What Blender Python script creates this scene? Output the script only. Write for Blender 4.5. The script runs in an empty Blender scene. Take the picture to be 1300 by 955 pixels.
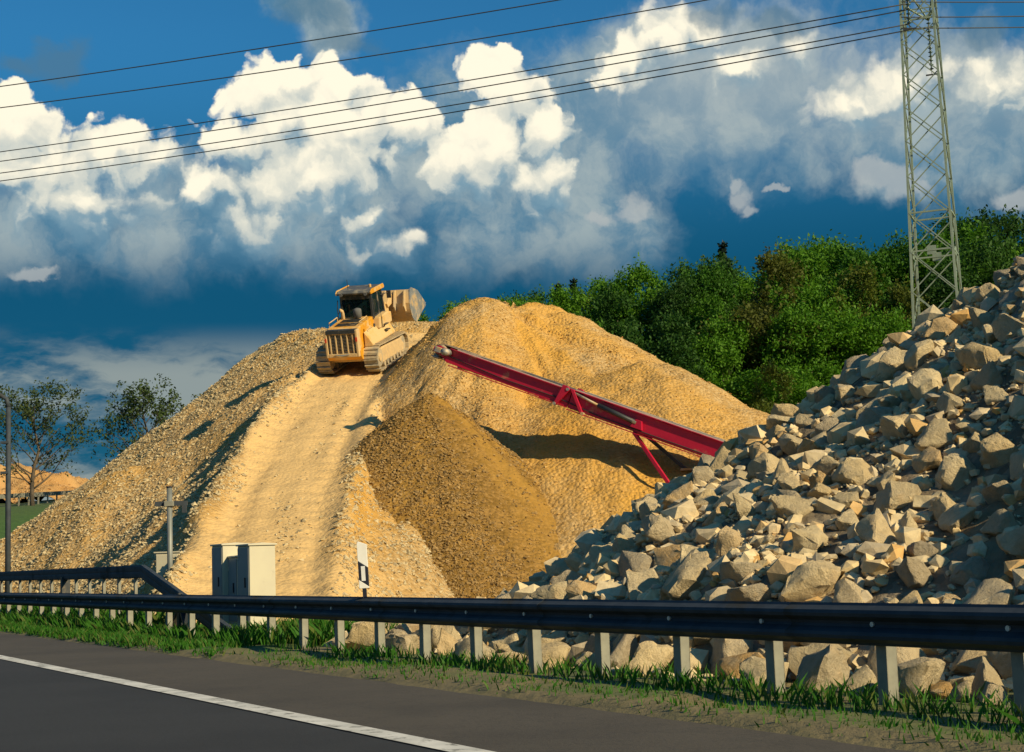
import bpy, bmesh, math, random
import numpy as np
from mathutils import Vector, Matrix

random.seed(7); RNG = np.random.default_rng(7)
SC = bpy.context.scene
COL = SC.collection
R = math.radians

# ------------------------------------------------------------------ camera
FPX = 2000.0; CX, CY = 650.0, 477.5            # focal length in pixels of a 1300 wide picture
ROLL = R(1.9); PITCH = math.atan((711 - CY) / FPX)
CAM = Vector((0, 0, 1.15))
_F = Vector((0, math.cos(PITCH), math.sin(PITCH)))
_U0 = Vector((0, -math.sin(PITCH), math.cos(PITCH))); _R0 = Vector((1, 0, 0))
_U = _U0 * math.cos(ROLL) + _R0 * math.sin(ROLL)
_R = _R0 * math.cos(ROLL) - _U0 * math.sin(ROLL)
cd = bpy.data.cameras.new('camera'); co = bpy.data.objects.new('camera', cd); COL.objects.link(co)
cd.sensor_width = 36; cd.lens = 36 * FPX / 1300; cd.clip_start = .1; cd.clip_end = 8000
m = Matrix.Identity(4)
for i in range(3):
    m[i][0] = _R[i]; m[i][1] = _U[i]; m[i][2] = -_F[i]; m[i][3] = CAM[i]
co.matrix_world = m
SC.camera = co

def at(u, v, Y):
    """world point on the photo ray (u, v) at distance Y ahead (used for measuring the place)"""
    d = _F * FPX + _R * (u - CX) - _U * (v - CY)
    return CAM + d * (Y / d.y)

def at_n(u, v, n):
    """the same, at a distance n across the road from the guard rail"""
    d = _F * FPX + _R * (u - CX) - _U * (v - CY)
    return CAM + d * ((n + 7.87) / (.8792 * d.x + .4765 * d.y))

# ------------------------------------------------------------------ light
SUN_EL, SUN_AZ = R(27), R(131)                 # azimuth clockwise from +Y (the view direction)
SUN = Vector((math.sin(SUN_AZ) * math.cos(SUN_EL), math.cos(SUN_AZ) * math.cos(SUN_EL), math.sin(SUN_EL)))
sl = bpy.data.lights.new('sun', 'SUN'); so = bpy.data.objects.new('sun', sl); COL.objects.link(so)
sl.energy = 5.0; sl.angle = R(.5); sl.color = (1, .81, .49)
so.rotation_euler = (-SUN).to_track_quat('-Z', 'Y').to_euler(); so.location = (30, -40, 40)
SC.view_settings.view_transform = 'Standard'; SC.view_settings.look = 'None'
SC.view_settings.exposure = 0.22; SC.view_settings.gamma = 1
SC.render.engine = 'CYCLES'
SC.cycles.use_denoising = True
SC.cycles.max_bounces = 6; SC.cycles.transparent_max_bounces = 12

# ------------------------------------------------------------------ node expressions
class X:
    """tiny expression wrapper over shader math nodes"""
    def __init__(s, nt, sock): s.nt = nt; s.k = sock
    def _m(s, op, *a):
        n = s.nt.nodes.new('ShaderNodeMath'); n.operation = op
        for i, v in enumerate((s,) + a):
            if isinstance(v, X): s.nt.links.new(v.k, n.inputs[i])
            else: n.inputs[i].default_value = v
        return X(s.nt, n.outputs[0])
    def __add__(s, o): return s._m('ADD', o)
    def __sub__(s, o): return s._m('SUBTRACT', o)
    def __mul__(s, o): return s._m('MULTIPLY', o)
    def __truediv__(s, o): return s._m('DIVIDE', o)
    def max(s, o): return s._m('MAXIMUM', o)
    def min(s, o): return s._m('MINIMUM', o)
    def sstep(s, a, b, c=0., d=1.):
        n = s.nt.nodes.new('ShaderNodeMapRange'); n.interpolation_type = 'SMOOTHSTEP'
        s.nt.links.new(s.k, n.inputs[0])
        for i, v in enumerate((a, b, c, d)): n.inputs[i + 1].default_value = v
        return X(s.nt, n.outputs[0])
    def ramp(s, a, b, c=0., d=1.):
        n = s.nt.nodes.new('ShaderNodeMapRange'); s.nt.links.new(s.k, n.inputs[0])
        for i, v in enumerate((a, b, c, d)): n.inputs[i + 1].default_value = v
        return X(s.nt, n.outputs[0])

def mixc(nt, fac, a, b):
    n = nt.nodes.new('ShaderNodeMix'); n.data_type = 'RGBA'
    if isinstance(fac, X): nt.links.new(fac.k, n.inputs[0])
    else: n.inputs[0].default_value = fac
    for v, i in ((a, 6), (b, 7)):
        if isinstance(v, (tuple, list)): n.inputs[i].default_value = (*v[:3], 1)
        else: nt.links.new(v, n.inputs[i])
    return n.outputs[2]

def noise(nt, vec, scale, detail=4, rough=.55, out=0, dist=0, w=None):
    n = nt.nodes.new('ShaderNodeTexNoise')
    if w is not None:                                   # flat noise, shifted to an own patch
        n.noise_dimensions = '2D'; vec = vmath(nt, 'ADD', vec, (w * 1371.7, w * 733.1, 0))
    nt.links.new(vec, n.inputs['Vector']); n.inputs['Scale'].default_value = scale
    n.inputs['Detail'].default_value = detail; n.inputs['Roughness'].default_value = rough; n.inputs['Distortion'].default_value = dist
    return X(nt, n.outputs[0]) if out == 0 else n.outputs[1]

def vmath(nt, op, a, b=None):
    n = nt.nodes.new('ShaderNodeVectorMath'); n.operation = op
    for i, v in enumerate((a, b)):
        if v is None: continue
        if isinstance(v, (tuple, list)): n.inputs[i].default_value = v
        else: nt.links.new(v, n.inputs[i])
    return n.outputs['Value' if op == 'LENGTH' else 'Vector']

# ------------------------------------------------------------------ sky
W = bpy.data.worlds.new('World'); SC.world = W; W.use_nodes = True; W.cycles.sampling_method = 'NONE'
def build_sky():
    nt = W.node_tree; nt.nodes.clear()
    out = nt.nodes.new('ShaderNodeOutputWorld'); bg = nt.nodes.new('ShaderNodeBackground')
    nt.links.new(bg.outputs[0], out.inputs[0]); bg.inputs[1].default_value = .1
    sky = nt.nodes.new('ShaderNodeTexSky'); sky.sky_type = 'NISHITA'; sky.sun_disc = False
    sky.sun_elevation = SUN_EL; sky.sun_rotation = SUN_AZ; sky.air_density = 1.0; sky.dust_density = .6; sky.ozone_density = 3
    tc = nt.nodes.new('ShaderNodeTexCoord')
    sep = nt.nodes.new('ShaderNodeSeparateXYZ'); nt.links.new(tc.outputs['Generated'], sep.inputs[0])
    x, y, z = (X(nt, sep.outputs[i]) for i in range(3))
    az = x._m('ARCTAN2', y) * FPX; el = z.max(-1.)._m('ARCSINE') * FPX       # angles, 2000 units to the radian
    cmb = nt.nodes.new('ShaderNodeCombineXYZ'); nt.links.new(az.k, cmb.inputs[0]); nt.links.new(el.k, cmb.inputs[1])
    P = cmb.outputs[0]
    def ang(u, v):
        d = (at(u, v, 100) - CAM).normalized()
        return math.atan2(d.x, d.y) * FPX, math.asin(d.z) * FPX
    def field(vec, blobs):
        F = None
        for (u, v, rx, ry) in blobs:
            a, e = ang(u, v)
            l = vmath(nt, 'LENGTH', vmath(nt, 'MULTIPLY', vmath(nt, 'SUBTRACT', vec, (a, e, 0)), (1 / rx, 1 / ry, 0)))
            f = X(nt, l)
            F = f if F is None else F._m('SMOOTH_MIN', f, .25)
        return F * -1. + 1.
    def warp(scale, amp, w):
        c = noise(nt, P, scale, 5, .6, 1, w=w)
        return vmath(nt, 'ADD', P, vmath(nt, 'MULTIPLY', vmath(nt, 'SUBTRACT', c, (.5, .5, .5)), (amp, amp, 0)))
    # clear sky: physical sky pulled to the deep teal blue of the picture
    base = vmath(nt, 'MULTIPLY', sky.outputs[0], (.17, .62, .80))
    storm = el.sstep(680, 330, 0, 1)
    base = mixc(nt, storm * .9, base, (.0, .55, 1.18))
    P1 = warp(.012, 60, 1.); P2 = warp(.006, 120, 2.)
    col = base
    # wide soft grey cloud
    n1 = noise(nt, P2, .0042, 7, .6, w=4.)
    soft = field(P2, [(330, 270, 330, 110), (620, 220, 260, 150), (100, 300, 230, 70), (860, 120, 300, 150), (1230, 150, 260, 120), (1120, 225, 80, 45),
                      (760, 290, 130, 60), (410, 25, 70, 60), (620, 320, 160, 50)])
    ds = (soft * 1.1 + (n1 - .5) * 2.1).sstep(-.05, .65)
    everywhere = (n1 + (noise(nt, P, .0015, 3, .5, w=9.) - .5) * .9- .07).sstep(.56, .72) * (az._m('ABSOLUTE').sstep(750, 1100))
    ds = ds.max(everywhere) * el.sstep(310, 430)
    sh = noise(nt, P1, .011, 6, .6, w=6.)
    gcol = mixc(nt, sh.sstep(.32, .72), (.75, 1.9, 2.9), (3.2, 3.9, 4.0))
    gcol = mixc(nt, el.sstep(430, 620) * az.sstep(0, 300) * .5, gcol, (4.6, 4.9, 4.6))
    col = mixc(nt, ds * .92, col, gcol)
    # long streaks low over the horizon
    Ps = vmath(nt, 'MULTIPLY', vmath(nt, 'ADD', vmath(nt, 'MULTIPLY', P1, (.4, .4, 0)), vmath(nt, 'MULTIPLY', P, (.6, .6, 0))), (.3, 1, 1))
    n2 = noise(nt, Ps, .013, 6, .55, w=12.)
    st = (n2 + (noise(nt, Ps, .05, 5, .6, w=13.) - .5) * .25).sstep(.40, .62) * el.sstep(310, 240) * az.sstep(-100, -330, .04, 1)
    col = mixc(nt, st * .8, col, (2.9, 3.3, 3.1))
    # towering cumulus
    cum = [(60, 215, 150, 95), (20, 160, 70, 55), (150, 200, 80, 60), (195, 205, 40, 40), (105, 260, 150, 70), (330, 120, 70, 55), (375, 105, 55, 40), (440, 160, 110, 90), (355, 155, 60, 55), (520, 150, 55, 50), (300, 180, 70, 60),
           (260, 235, 60, 50), (390, 230, 150, 80), (440, 110, 45, 35), (640, 110, 70, 70), (620, 190, 80, 100), (655, 75, 40, 35), (580, 210, 60, 70), (690, 230, 70, 70), (690, 170, 50, 60),
           (470, 275, 60, 40), (480, 320, 75, 40), (530, 305, 40, 30), (330, 290, 110, 55), (860, 40, 90, 55), (930, 90, 80, 45), (1010, 60, 60, 40), (800, 70, 60, 60),
           (1140, 110, 110, 50), (1260, 110, 110, 60), (1080, 140, 90, 45), (20, 465, 60, 30), (0, 450, 40, 25)]
    cw = field(P1, cum)
    cw2 = field(vmath(nt, 'ADD', P1, (-9, 17, 0)), cum)
    b1 = noise(nt, P1, .014, 8, .56, w=20.)
    off = vmath(nt, 'ADD', P1, (12, 20, 0))
    b2 = noise(nt, off, .014, 6, .56, w=20.)
    vor = nt.nodes.new('ShaderNodeTexVoronoi'); vor.feature = 'SMOOTH_F1'; vor.voronoi_dimensions = '2D'; vor.inputs['Scale'].default_value = .024; vor.inputs['Smoothness'].default_value = .4
    vor.inputs['Detail'].default_value = 1.5; vor.inputs['Roughness'].default_value = .55
    nt.links.new(P1, vor.inputs['Vector']); vd = X(nt, vor.outputs['Distance'])
    vo2 = nt.nodes.new('ShaderNodeTexVoronoi'); vo2.feature = 'SMOOTH_F1'; vo2.voronoi_dimensions = '2D'; vo2.inputs['Scale'].default_value = .024; vo2.inputs['Smoothness'].default_value = .4
    vo2.inputs['Detail'].default_value = 1.5; vo2.inputs['Roughness'].default_value = .55
    nt.links.new(off, vo2.inputs['Vector']); ve = X(nt, vo2.outputs['Distance'])
    D = cw * 1.15 + (b1 - .5) * .8 + (vd * -.5 + .10)
    right = az.sstep(60, 320)
    soften = el.sstep(560, 380)
    edge = D / (right * .6 + soften * .55 + .20)
    al = edge.sstep(.0, 1.)
    emb = (cw - cw2) * .75 + (b1 - b2) * .75 + (ve - vd) * .22
    low = el.ramp(380, 570, -.44, .24)
    lit = (emb + low + D * .28 + .375 - right * .20).sstep(0., .95)
    ccol = mixc(nt, lit.sstep(0, .5), (1.7, 2.9, 3.7), (5.6, 5.8, 5.2)); ccol = mixc(nt, lit.sstep(.42, 1.08), ccol, (9.2, 8.5, 6.7))
    col = mixc(nt, al * (el.ramp(310, 440, 0., 1.)), col, ccol)
    # loose puffs and dark scraps
    puffs = [(760, 272, 26, 16), (805, 262, 32, 20), (940, 250, 22, 24), (935, 228, 12, 14), (955, 262, 16, 10), (1120, 225, 60, 26), (1150, 240, 40, 22), (985, 240, 10, 6), (40, 345, 40, 12), (1290, 250, 30, 20)]
    pw = field(P1, puffs)
    pa = (pw + (b1 - .5) * 1.5 + .05).sstep(.05, .6)
    col = mixc(nt, pa * .62, col, (4.2, 4.4, 4.3))
    dk = field(P1, [(70, 75, 55, 36), (25, 88, 55, 24), (400, 15, 70, 40), (440, 60, 60, 22), (1000, 30, 70, 26), (1240, 45, 60, 28), (900, 15, 40, 20)])
    da = (dk + (b1 - .5) * 1.3).sstep(.05, .7)
    col = mixc(nt, da * .6, col, (.75, 1.6, 2.3))
    nt.links.new(col, bg.inputs[0])
build_sky()

# ------------------------------------------------------------------ materials
MATS = {}
def newmat(name):
    m = bpy.data.materials.new(name); m.use_nodes = True; MATS[name] = m
    nt = m.node_tree; b = nt.nodes['Principled BSDF']
    return m, nt, b
def coords(nt, kind='Object'):
    return nt.nodes.new('ShaderNodeTexCoord').outputs[kind]
def bump(nt, b, h, strength=.4, dist=.05):
    n = nt.nodes.new('ShaderNodeBump'); n.inputs['Strength'].default_value = strength; n.inputs['Distance'].default_value = dist
    nt.links.new(h.k, n.inputs['Height']); nt.links.new(n.outputs[0], b.inputs['Normal'])
def island(nt): return X(nt, nt.nodes.new('ShaderNodeNewGeometry').outputs['Random Per Island'])
def orand(nt): return X(nt, nt.nodes.new('ShaderNodeObjectInfo').outputs['Random'])
def attr(nt, name):
    n = nt.nodes.new('ShaderNodeAttribute'); n.attribute_name = name; return X(nt, n.outputs['Fac'])

def plain(name, c1, c2=None, rough=.6, scale=3., metal=0., bs=0., dirt=None, dirtscale=1.2, dirtamt=.5, spec=.5):
    """painted or bare surface: two tones by noise, optional dust patches, optional fine relief"""
    m, nt, b = newmat(name); P = coords(nt)
    n = noise(nt, P, scale, 5, .6)
    c = mixc(nt, n.sstep(.35, .68), c1, c2 or tuple(v * .75 for v in c1))
    if dirt:
        d = noise(nt, P, dirtscale, 6, .68)
        fac = d.sstep(.62 - dirtamt * .45, .72 - dirtamt * .3)
        c = mixc(nt, fac * .9, c, dirt)
        r = fac * (1 - rough) * .8 + rough
        nt.links.new(r.k, b.inputs['Roughness'])
    else: b.inputs['Roughness'].default_value = rough
    nt.links.new(c, b.inputs['Base Color']); b.inputs['Metallic'].default_value = metal
    b.inputs['Specular IOR Level'].default_value = spec
    if bs: bump(nt, b, noise(nt, P, scale * 6, 4, .6), bs, .02)
    return m

DUST = (.60, .42, .20)
plain('yellow_paint', (.66, .29, .008), (.60, .28, .01), .5, 2, dirt=DUST, dirtscale=1.6, dirtamt=.4)
plain('dusty_yellow', (.60, .30, .035), (.60, .38, .12), .75, 2, dirt=DUST, dirtscale=1.3, dirtamt=.72)
plain('dust_tan', DUST, (.50, .36, .19), .9, 4, bs=.3)
plain('bucket_steel', (.52, .42, .28), (.40, .33, .24), .6, 3, .1, .2, dirt=DUST, dirtamt=.6)
plain('worn_steel', (.36, .38, .38), (.28, .3, .3), .45, 4, .5, dirt=DUST, dirtamt=.35)
plain('track_steel', (.28, .25, .19), (.36, .31, .22), .75, 6, .2, .2, dirt=(.52, .41, .25), dirtamt=.5)
plain('dark_frame', (.022, .028, .034), (.035, .04, .045), .55, 3, dirt=(.22, .18, .12), dirtamt=.2)
plain('cab_roof', (.075, .08, .085), (.10, .10, .10), .6, 3, dirt=(.3, .26, .19), dirtamt=.3)
plain('black_rubber', (.018, .02, .022), (.03, .03, .03), .7, 5)
plain('seat_fabric', (.10, .105, .11), (.13, .13, .13), .9, 8)
plain('jacket_green', (.05, .22, .05), (.04, .16, .04), .9, 8)
plain('skin_tone', (.5, .28, .18), (.45, .25, .16), .6, 6)
plain('red_cap', (.6, .06, .02), (.5, .05, .02), .8, 6)
plain('crimson_paint', (.47, .008, .04), (.40, .006, .034), .42, 1.5, dirt=(.42, .20, .12), dirtamt=.06, dirtscale=1.1)
plain('belt_rubber', (.055, .055, .055), (.09, .085, .075), .8, 4, dirt=(.4, .3, .18), dirtamt=.3)
plain('pale_edge', (.6, .56, .47), (.5, .45, .36), .6, 3)
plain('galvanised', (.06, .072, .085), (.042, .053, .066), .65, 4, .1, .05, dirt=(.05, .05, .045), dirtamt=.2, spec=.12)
plain('pole_zinc', (.22, .235, .22), (.17, .185, .175), .5, 4, .2, spec=.3)
plain('post_zinc', (.27, .27, .22), (.2, .2, .17), .55, 5, .15, .05, dirt=(.16, .14, .1), dirtamt=.3, spec=.3)
plain('pylon_zinc', (.29, .37, .29), (.22, .29, .235), .55, 2, .2)
plain('cabinet_grey', (.55, .51, .37), (.51, .47, .35), .5, 1.5, dirt=(.42, .38, .3), dirtamt=.15)
plain('cabinet_door', (.24, .26, .26), (.21, .23, .23), .5, 1.5)
plain('concrete', (.45, .42, .36), (.36, .33, .28), .9, 5, bs=.3)
plain('white_plastic', (.8, .79, .74), (.74, .72, .66), .45, 4, dirt=(.5, .45, .36), dirtamt=.1)
plain('black_plastic', (.015, .018, .03), (.02, .02, .03), .4, 4)
plain('reflector', (.75, .76, .74), (.65, .66, .66), .2, 8)
plain('wire_metal', (.05, .055, .06), (.04, .045, .05), .5, 5)
plain('insulator_glass', (.05, .09, .08), (.04, .07, .06), .2, 5)
plain('bark', (.11, .085, .06), (.07, .055, .04), .9, 6, bs=.4)
plain('road_paint', (.72, .71, .66), (.5, .5, .46), .7, 2, dirt=(.13, .13, .12), dirtscale=6, dirtamt=.22)
plain('bolt_zinc', (.75, .74, .66), (.6, .6, .55), .4, 5, .2)

def asphalt(name, a, b_):
    m, nt, b = newmat(name); P = coords(nt)
    n = noise(nt, P, 40, 4, .7); big = noise(nt, P, .35, 5, .6)
    sx = nt.nodes.new('ShaderNodeSeparateXYZ'); nt.links.new(P, sx.inputs[0])
    c = mixc(nt, n.sstep(.3, .7), a, b_); c = mixc(nt, big.sstep(.4, .65) * .5, c, tuple(v * .6 for v in a))
    cr = noise(nt, P, 1.1, 8, .75); c = mixc(nt, ((cr - .5)._m('ABSOLUTE')).sstep(.008, 0) * .7, c, (.012, .012, .012))
    nt.links.new(c, b.inputs['Base Color']); b.inputs['Roughness'].default_value = .85
    bump(nt, b, n, .5, .01)
asphalt('asphalt_lane', (.017, .019, .021), (.034, .035, .036))
asphalt('asphalt_shoulder', (.058, .050, .038), (.088, .075, .056))

def glassmat():
    m, nt, b = newmat('cab_glass')
    b.inputs['Base Color'].default_value = (.02, .06, .07, 1); b.inputs['Roughness'].default_value = .06
    tr = nt.nodes.new('ShaderNodeBsdfTransparent'); tr.inputs[0].default_value = (.30, .42, .44, 1)
    mx = nt.nodes.new('ShaderNodeMixShader'); mx.inputs[0].default_value = .3
    nt.links.new(tr.outputs[0], mx.inputs[1]); nt.links.new(b.outputs[0], mx.inputs[2])
    nt.links.new(mx.outputs[0], nt.nodes['Material Output'].inputs[0])
glassmat()

def gravel_ground(name, fine, coarse, dusty, tint, tamt=1.):
    """loose gravel sheet; 'dust' marks the trodden, dusty parts and 'tint' the ochre seams"""
    m, nt, b = newmat(name); P = coords(nt)
    g = noise(nt, P, 7, 6, .75); big = noise(nt, P, .35, 5, .6)
    v = nt.nodes.new('ShaderNodeTexVoronoi'); v.inputs['Scale'].default_value = 8.; nt.links.new(P, v.inputs['Vector'])
    vd = X(nt, v.outputs['Distance']); vc = nt.nodes.new('ShaderNodeSeparateColor'); nt.links.new(v.outputs['Color'], vc.inputs[0])
    c = mixc(nt, X(nt, vc.outputs[0]).sstep(.1, .9), fine, coarse)
    c = mixc(nt, big.sstep(.4, .7) * .4, c, tint)
    du = attr(nt, 'dust'); ti = attr(nt, 'tint')
    c = mixc(nt, ti * tamt, c, tint)
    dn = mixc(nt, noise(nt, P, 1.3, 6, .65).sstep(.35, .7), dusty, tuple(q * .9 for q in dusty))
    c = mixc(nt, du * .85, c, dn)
    nt.links.new(c, b.inputs['Base Color']); b.inputs['Roughness'].default_value = .95; b.inputs['Specular IOR Level'].default_value = .15
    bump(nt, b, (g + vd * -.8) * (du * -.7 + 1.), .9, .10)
gravel_ground('stockpile_gravel', (.44, .28, .11), (.60, .42, .20), (.72, .49, .215), (.66, .36, .065), .85)
gravel_ground('brown_gravel', (.22, .125, .028), (.34, .20, .06), (.36, .205, .042), (.50, .28, .06), .9)
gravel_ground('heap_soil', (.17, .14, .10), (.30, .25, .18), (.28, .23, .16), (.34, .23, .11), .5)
gravel_ground('far_soil', (.42, .24, .09), (.50, .32, .14), (.50, .3, .12), (.5, .27, .09), .8)

def stones(name, cols, bs=.5, obj=False):
    m, nt, b = newmat(name); P = coords(nt)
    r = orand(nt) if obj else island(nt)
    cr = nt.nodes.new('ShaderNodeValToRGB'); nt.links.new(r.k, cr.inputs[0])
    el = cr.color_ramp.elements
    while len(el) < len(cols): el.new(.5)
    for i, c in enumerate(cols): el[i].position = i / (len(cols) - 1); el[i].color = (*c, 1)
    n = noise(nt, P, 4 if obj else 9, 7, .7)
    c = mixc(nt, n.sstep(.35, .72) * .45, cr.outputs[0], (.30, .22, .12))
    if obj:
        s = noise(nt, P, 1.15, 5, .6); c = mixc(nt, s.sstep(.58, .72) * .75, c, (.52, .32, .12))
        d = noise(nt, P, 2.3, 6, .7); c = mixc(nt, d.sstep(.5, .66) * .5, c, (.64, .54, .37))
    nt.links.new(c, b.inputs['Base Color']); b.inputs['Roughness'].default_value = .95; b.inputs['Specular IOR Level'].default_value = .15
    bump(nt, b, noise(nt, P, 5, 8, .75) if obj else n, bs, .14 if obj else .03)
LIME = [(.62, .48, .26), (.74, .59, .35), (.52, .43, .27), (.78, .64, .39), (.42, .36, .26), (.70, .57, .36), (.62, .36, .11)]
stones('limestone_rock', LIME, .8, True)
stones('limestone_rubble', LIME, .5)
stones('pale_pebble', [(.46, .38, .22), (.58, .48, .29), (.34, .28, .17), (.62, .52, .32), (.46, .35, .17)])
stones('tan_pebble', [(.58, .37, .13), (.68, .46, .18), (.48, .29, .09), (.62, .38, .11)])
stones('brown_pebble', [(.24, .145, .045), (.34, .215, .08), (.18, .11, .035), (.40, .26, .10), (.28, .17, .05)])
stones('far_clod', [(.46, .27, .11), (.54, .34, .16), (.38, .22, .09)])

def leaf(name, cols, trans=.35):
    m, nt, b = newmat(name)
    r = island(nt); o = orand(nt)
    c = mixc(nt, r, cols[0], cols[1])
    if len(cols) > 3: c = mixc(nt, r.sstep(.80, .84), c, cols[3])
    c = mixc(nt, o.sstep(.35, 1.) * .8, c, cols[2])
    nt.links.new(c, b.inputs['Base Color']); b.inputs['Roughness'].default_value = .6; b.inputs['Specular IOR Level'].default_value = .25
    t = nt.nodes.new('ShaderNodeBsdfTranslucent'); nt.links.new(c, t.inputs[0])
    mx = nt.nodes.new('ShaderNodeMixShader'); mx.inputs[0].default_value = trans
    nt.links.new(b.outputs[0], mx.inputs[1]); nt.links.new(t.outputs[0], mx.inputs[2]); nt.links.new(mx.outputs[0], nt.nodes['Material Output'].inputs[0])
leaf('leaf_bright', [(.06, .19, .012), (.13, .29, .016), (.04, .13, .012)], .42)
leaf('leaf_dark', [(.035, .11, .014), (.055, .14, .018), (.03, .085, .014)], .4)
leaf('leaf_brown', [(.075, .12, .014), (.12, .15, .018), (.085, .10, .016)], .4)
leaf('leaf_spruce', [(.010, .024, .016), (.014, .03, .018), (.012, .022, .015)], .1)
leaf('leaf_sparse', [(.05, .085, .025), (.07, .11, .03), (.05, .07, .025)], .3)
leaf('grass_blade', [(.035, .15, .010), (.07, .20, .015), (.03, .13, .01), (.22, .19, .06)], .35)
def turf():
    m, nt, b = newmat('turf'); P = coords(nt)
    n = noise(nt, P, 3, 6, .7); big = noise(nt, P, .02, 5, .6)
    c = mixc(nt, n.sstep(.3, .7), (.028, .085, .012), (.06, .14, .02)); c = mixc(nt, big.sstep(.4, .65) * .6, c, (.09, .085, .03))
    du = attr(nt, 'dust'); c = mixc(nt, du, c, mixc(nt, n.sstep(.3, .7), (.26, .19, .10), (.16, .12, .065)))
    nt.links.new(c, b.inputs['Base Color']); b.inputs['Roughness'].default_value = .95; bump(nt, b, n, .6, .08)
turf()

# ------------------------------------------------------------------ mesh helpers
class MB:
    def __init__(s): s.v = []; s.f = []
    def add(s, vs, fs):
        o = len(s.v); s.v += [tuple(v) for v in vs]; s.f += [tuple(i + o for i in f) for f in fs]; return s
    def box(s, x0, x1, y0, y1, z0, z1, mat=None):
        vs = [Vector((x, y, z)) for x in (x0, x1) for y in (y0, y1) for z in (z0, z1)]
        if mat is not None: vs = [mat @ v for v in vs]
        return s.add(vs, [(0, 1, 3, 2), (4, 6, 7, 5), (0, 4, 5, 1), (2, 3, 7, 6), (0, 2, 6, 4), (1, 5, 7, 3)])
    def prism(s, prof, a0, a1, axis='y', mat=None):
        """closed profile of (a, b) swept along an axis: y -> (x,z), x -> (y,z), z -> (x,y)"""
        def mk(p, t):
            return Vector((p[0], t, p[1])) if axis == 'y' else Vector((t, p[0], p[1])) if axis == 'x' else Vector((p[0], p[1], t))
        n = len(prof); vs = [mk(p, a0) for p in prof] + [mk(p, a1) for p in prof]
        if mat is not None: vs = [mat @ v for v in vs]
        fs = [tuple(range(n))[::-1], tuple(range(n, 2 * n))] + [(i, (i + 1) % n, n + (i + 1) % n, n + i) for i in range(n)]
        return s.add(vs, fs)
    def tube(s, pts, rad, n=8, cap=True):
        pts = [Vector(p) for p in pts]
        if not hasattr(rad, '__len__'): rad = [rad] * len(pts)
        rings = []
        for i, p in enumerate(pts):
            t = (pts[min(i + 1, len(pts) - 1)] - pts[max(i - 1, 0)]).normalized()
            a = t.cross(Vector((0, 0, 1)) if abs(t.z) < .9 else Vector((1, 0, 0))).normalized(); b = t.cross(a)
            rings.append([p + (a * math.cos(2 * math.pi * k / n) + b * math.sin(2 * math.pi * k / n)) * rad[i] for k in range(n)])
        vs = [v for r_ in rings for v in r_]; fs = []
        for i in range(len(pts) - 1):
            for k in range(n): fs.append((i * n + k, i * n + (k + 1) % n, (i + 1) * n + (k + 1) % n, (i + 1) * n + k))
        if cap: fs += [tuple(range(n))[::-1], tuple(range((len(pts) - 1) * n, len(pts) * n))]
        return s.add(vs, fs)
    def bar(s, a, b, w, h=None, up=(0, 0, 1)):
        a, b = Vector(a), Vector(b); h = h or w
        x = (b - a); L = x.length; x.normalize(); u = Vector(up)
        if abs(x.dot(u)) > .95: u = Vector((1, 0, 0))
        y = u.cross(x).normalized(); z = x.cross(y)
        M = Matrix((x, y, z)).transposed().to_4x4(); M.translation = a
        return s.box(0, L, -w / 2, w / 2, -h / 2, h / 2, M)
    def mesh(s, name, smooth=False):
        me = bpy.data.meshes.new(name); me.from_pydata(s.v, [], s.f); me.validate()
        bm = bmesh.new(); bm.from_mesh(me); bmesh.ops.recalc_face_normals(bm, faces=bm.faces); bm.to_mesh(me); bm.free()
        if smooth: me.polygons.foreach_set('use_smooth', [True] * len(me.polygons))
        return me
    def build(s, name, mat, parent=None, smooth=False, bevel=0):
        return obj(name, s.mesh(name, smooth), mat, parent, bevel)

def obj(name, me, mat, parent=None, bevel=0):
    o = bpy.data.objects.new(name, me); COL.objects.link(o)
    if mat and not me.materials: me.materials.append(MATS[mat])
    if parent: o.parent = parent
    if bevel:
        md = o.modifiers.new('bevel', 'BEVEL'); md.width = bevel; md.segments = 2; md.limit_method = 'ANGLE'
    return o
def tag(o, label=None, cat=None, group=None, kind=None):
    if label: o['label'] = label
    if cat: o['category'] = cat
    if group: o['group'] = group
    if kind: o['kind'] = kind
    return o
def thing(name, label, cat, loc=(0, 0, 0), rz=0, group=None):
    o = bpy.data.objects.new(name, None); COL.objects.link(o); o.empty_display_size = .3
    o.location = loc; o.rotation_euler = (0, 0, rz)
    return tag(o, label, cat, group)
def grid_mesh(name, xs, ys, Z, keep=None, attrs=None, smooth=True):
    """height field sheet from arrays; keep = mask of vertices whose quads stay"""
    ny, nx = Z.shape
    XX, YY = np.meshgrid(xs, ys) if xs.ndim == 1 else (xs, ys)
    co_ = np.stack([XX, YY, Z], -1).reshape(-1, 3)
    i = np.arange(ny * nx).reshape(ny, nx)
    q = np.stack([i[:-1, :-1], i[:-1, 1:], i[1:, 1:], i[1:, :-1]], -1).reshape(-1, 4)
    if keep is not None: q = q[keep.reshape(-1)[q].any(1)]
    used = np.unique(q); rm = np.full(ny * nx, -1); rm[used] = np.arange(len(used)); q = rm[q]
    me = fast_mesh(name, co_[used], q, smooth)
    for k, a in (attrs or {}).items():
        at_ = me.attributes.new(k, 'FLOAT', 'POINT'); at_.data.foreach_set('value', a.reshape(-1)[used].astype(np.float32))
    return me
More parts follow.
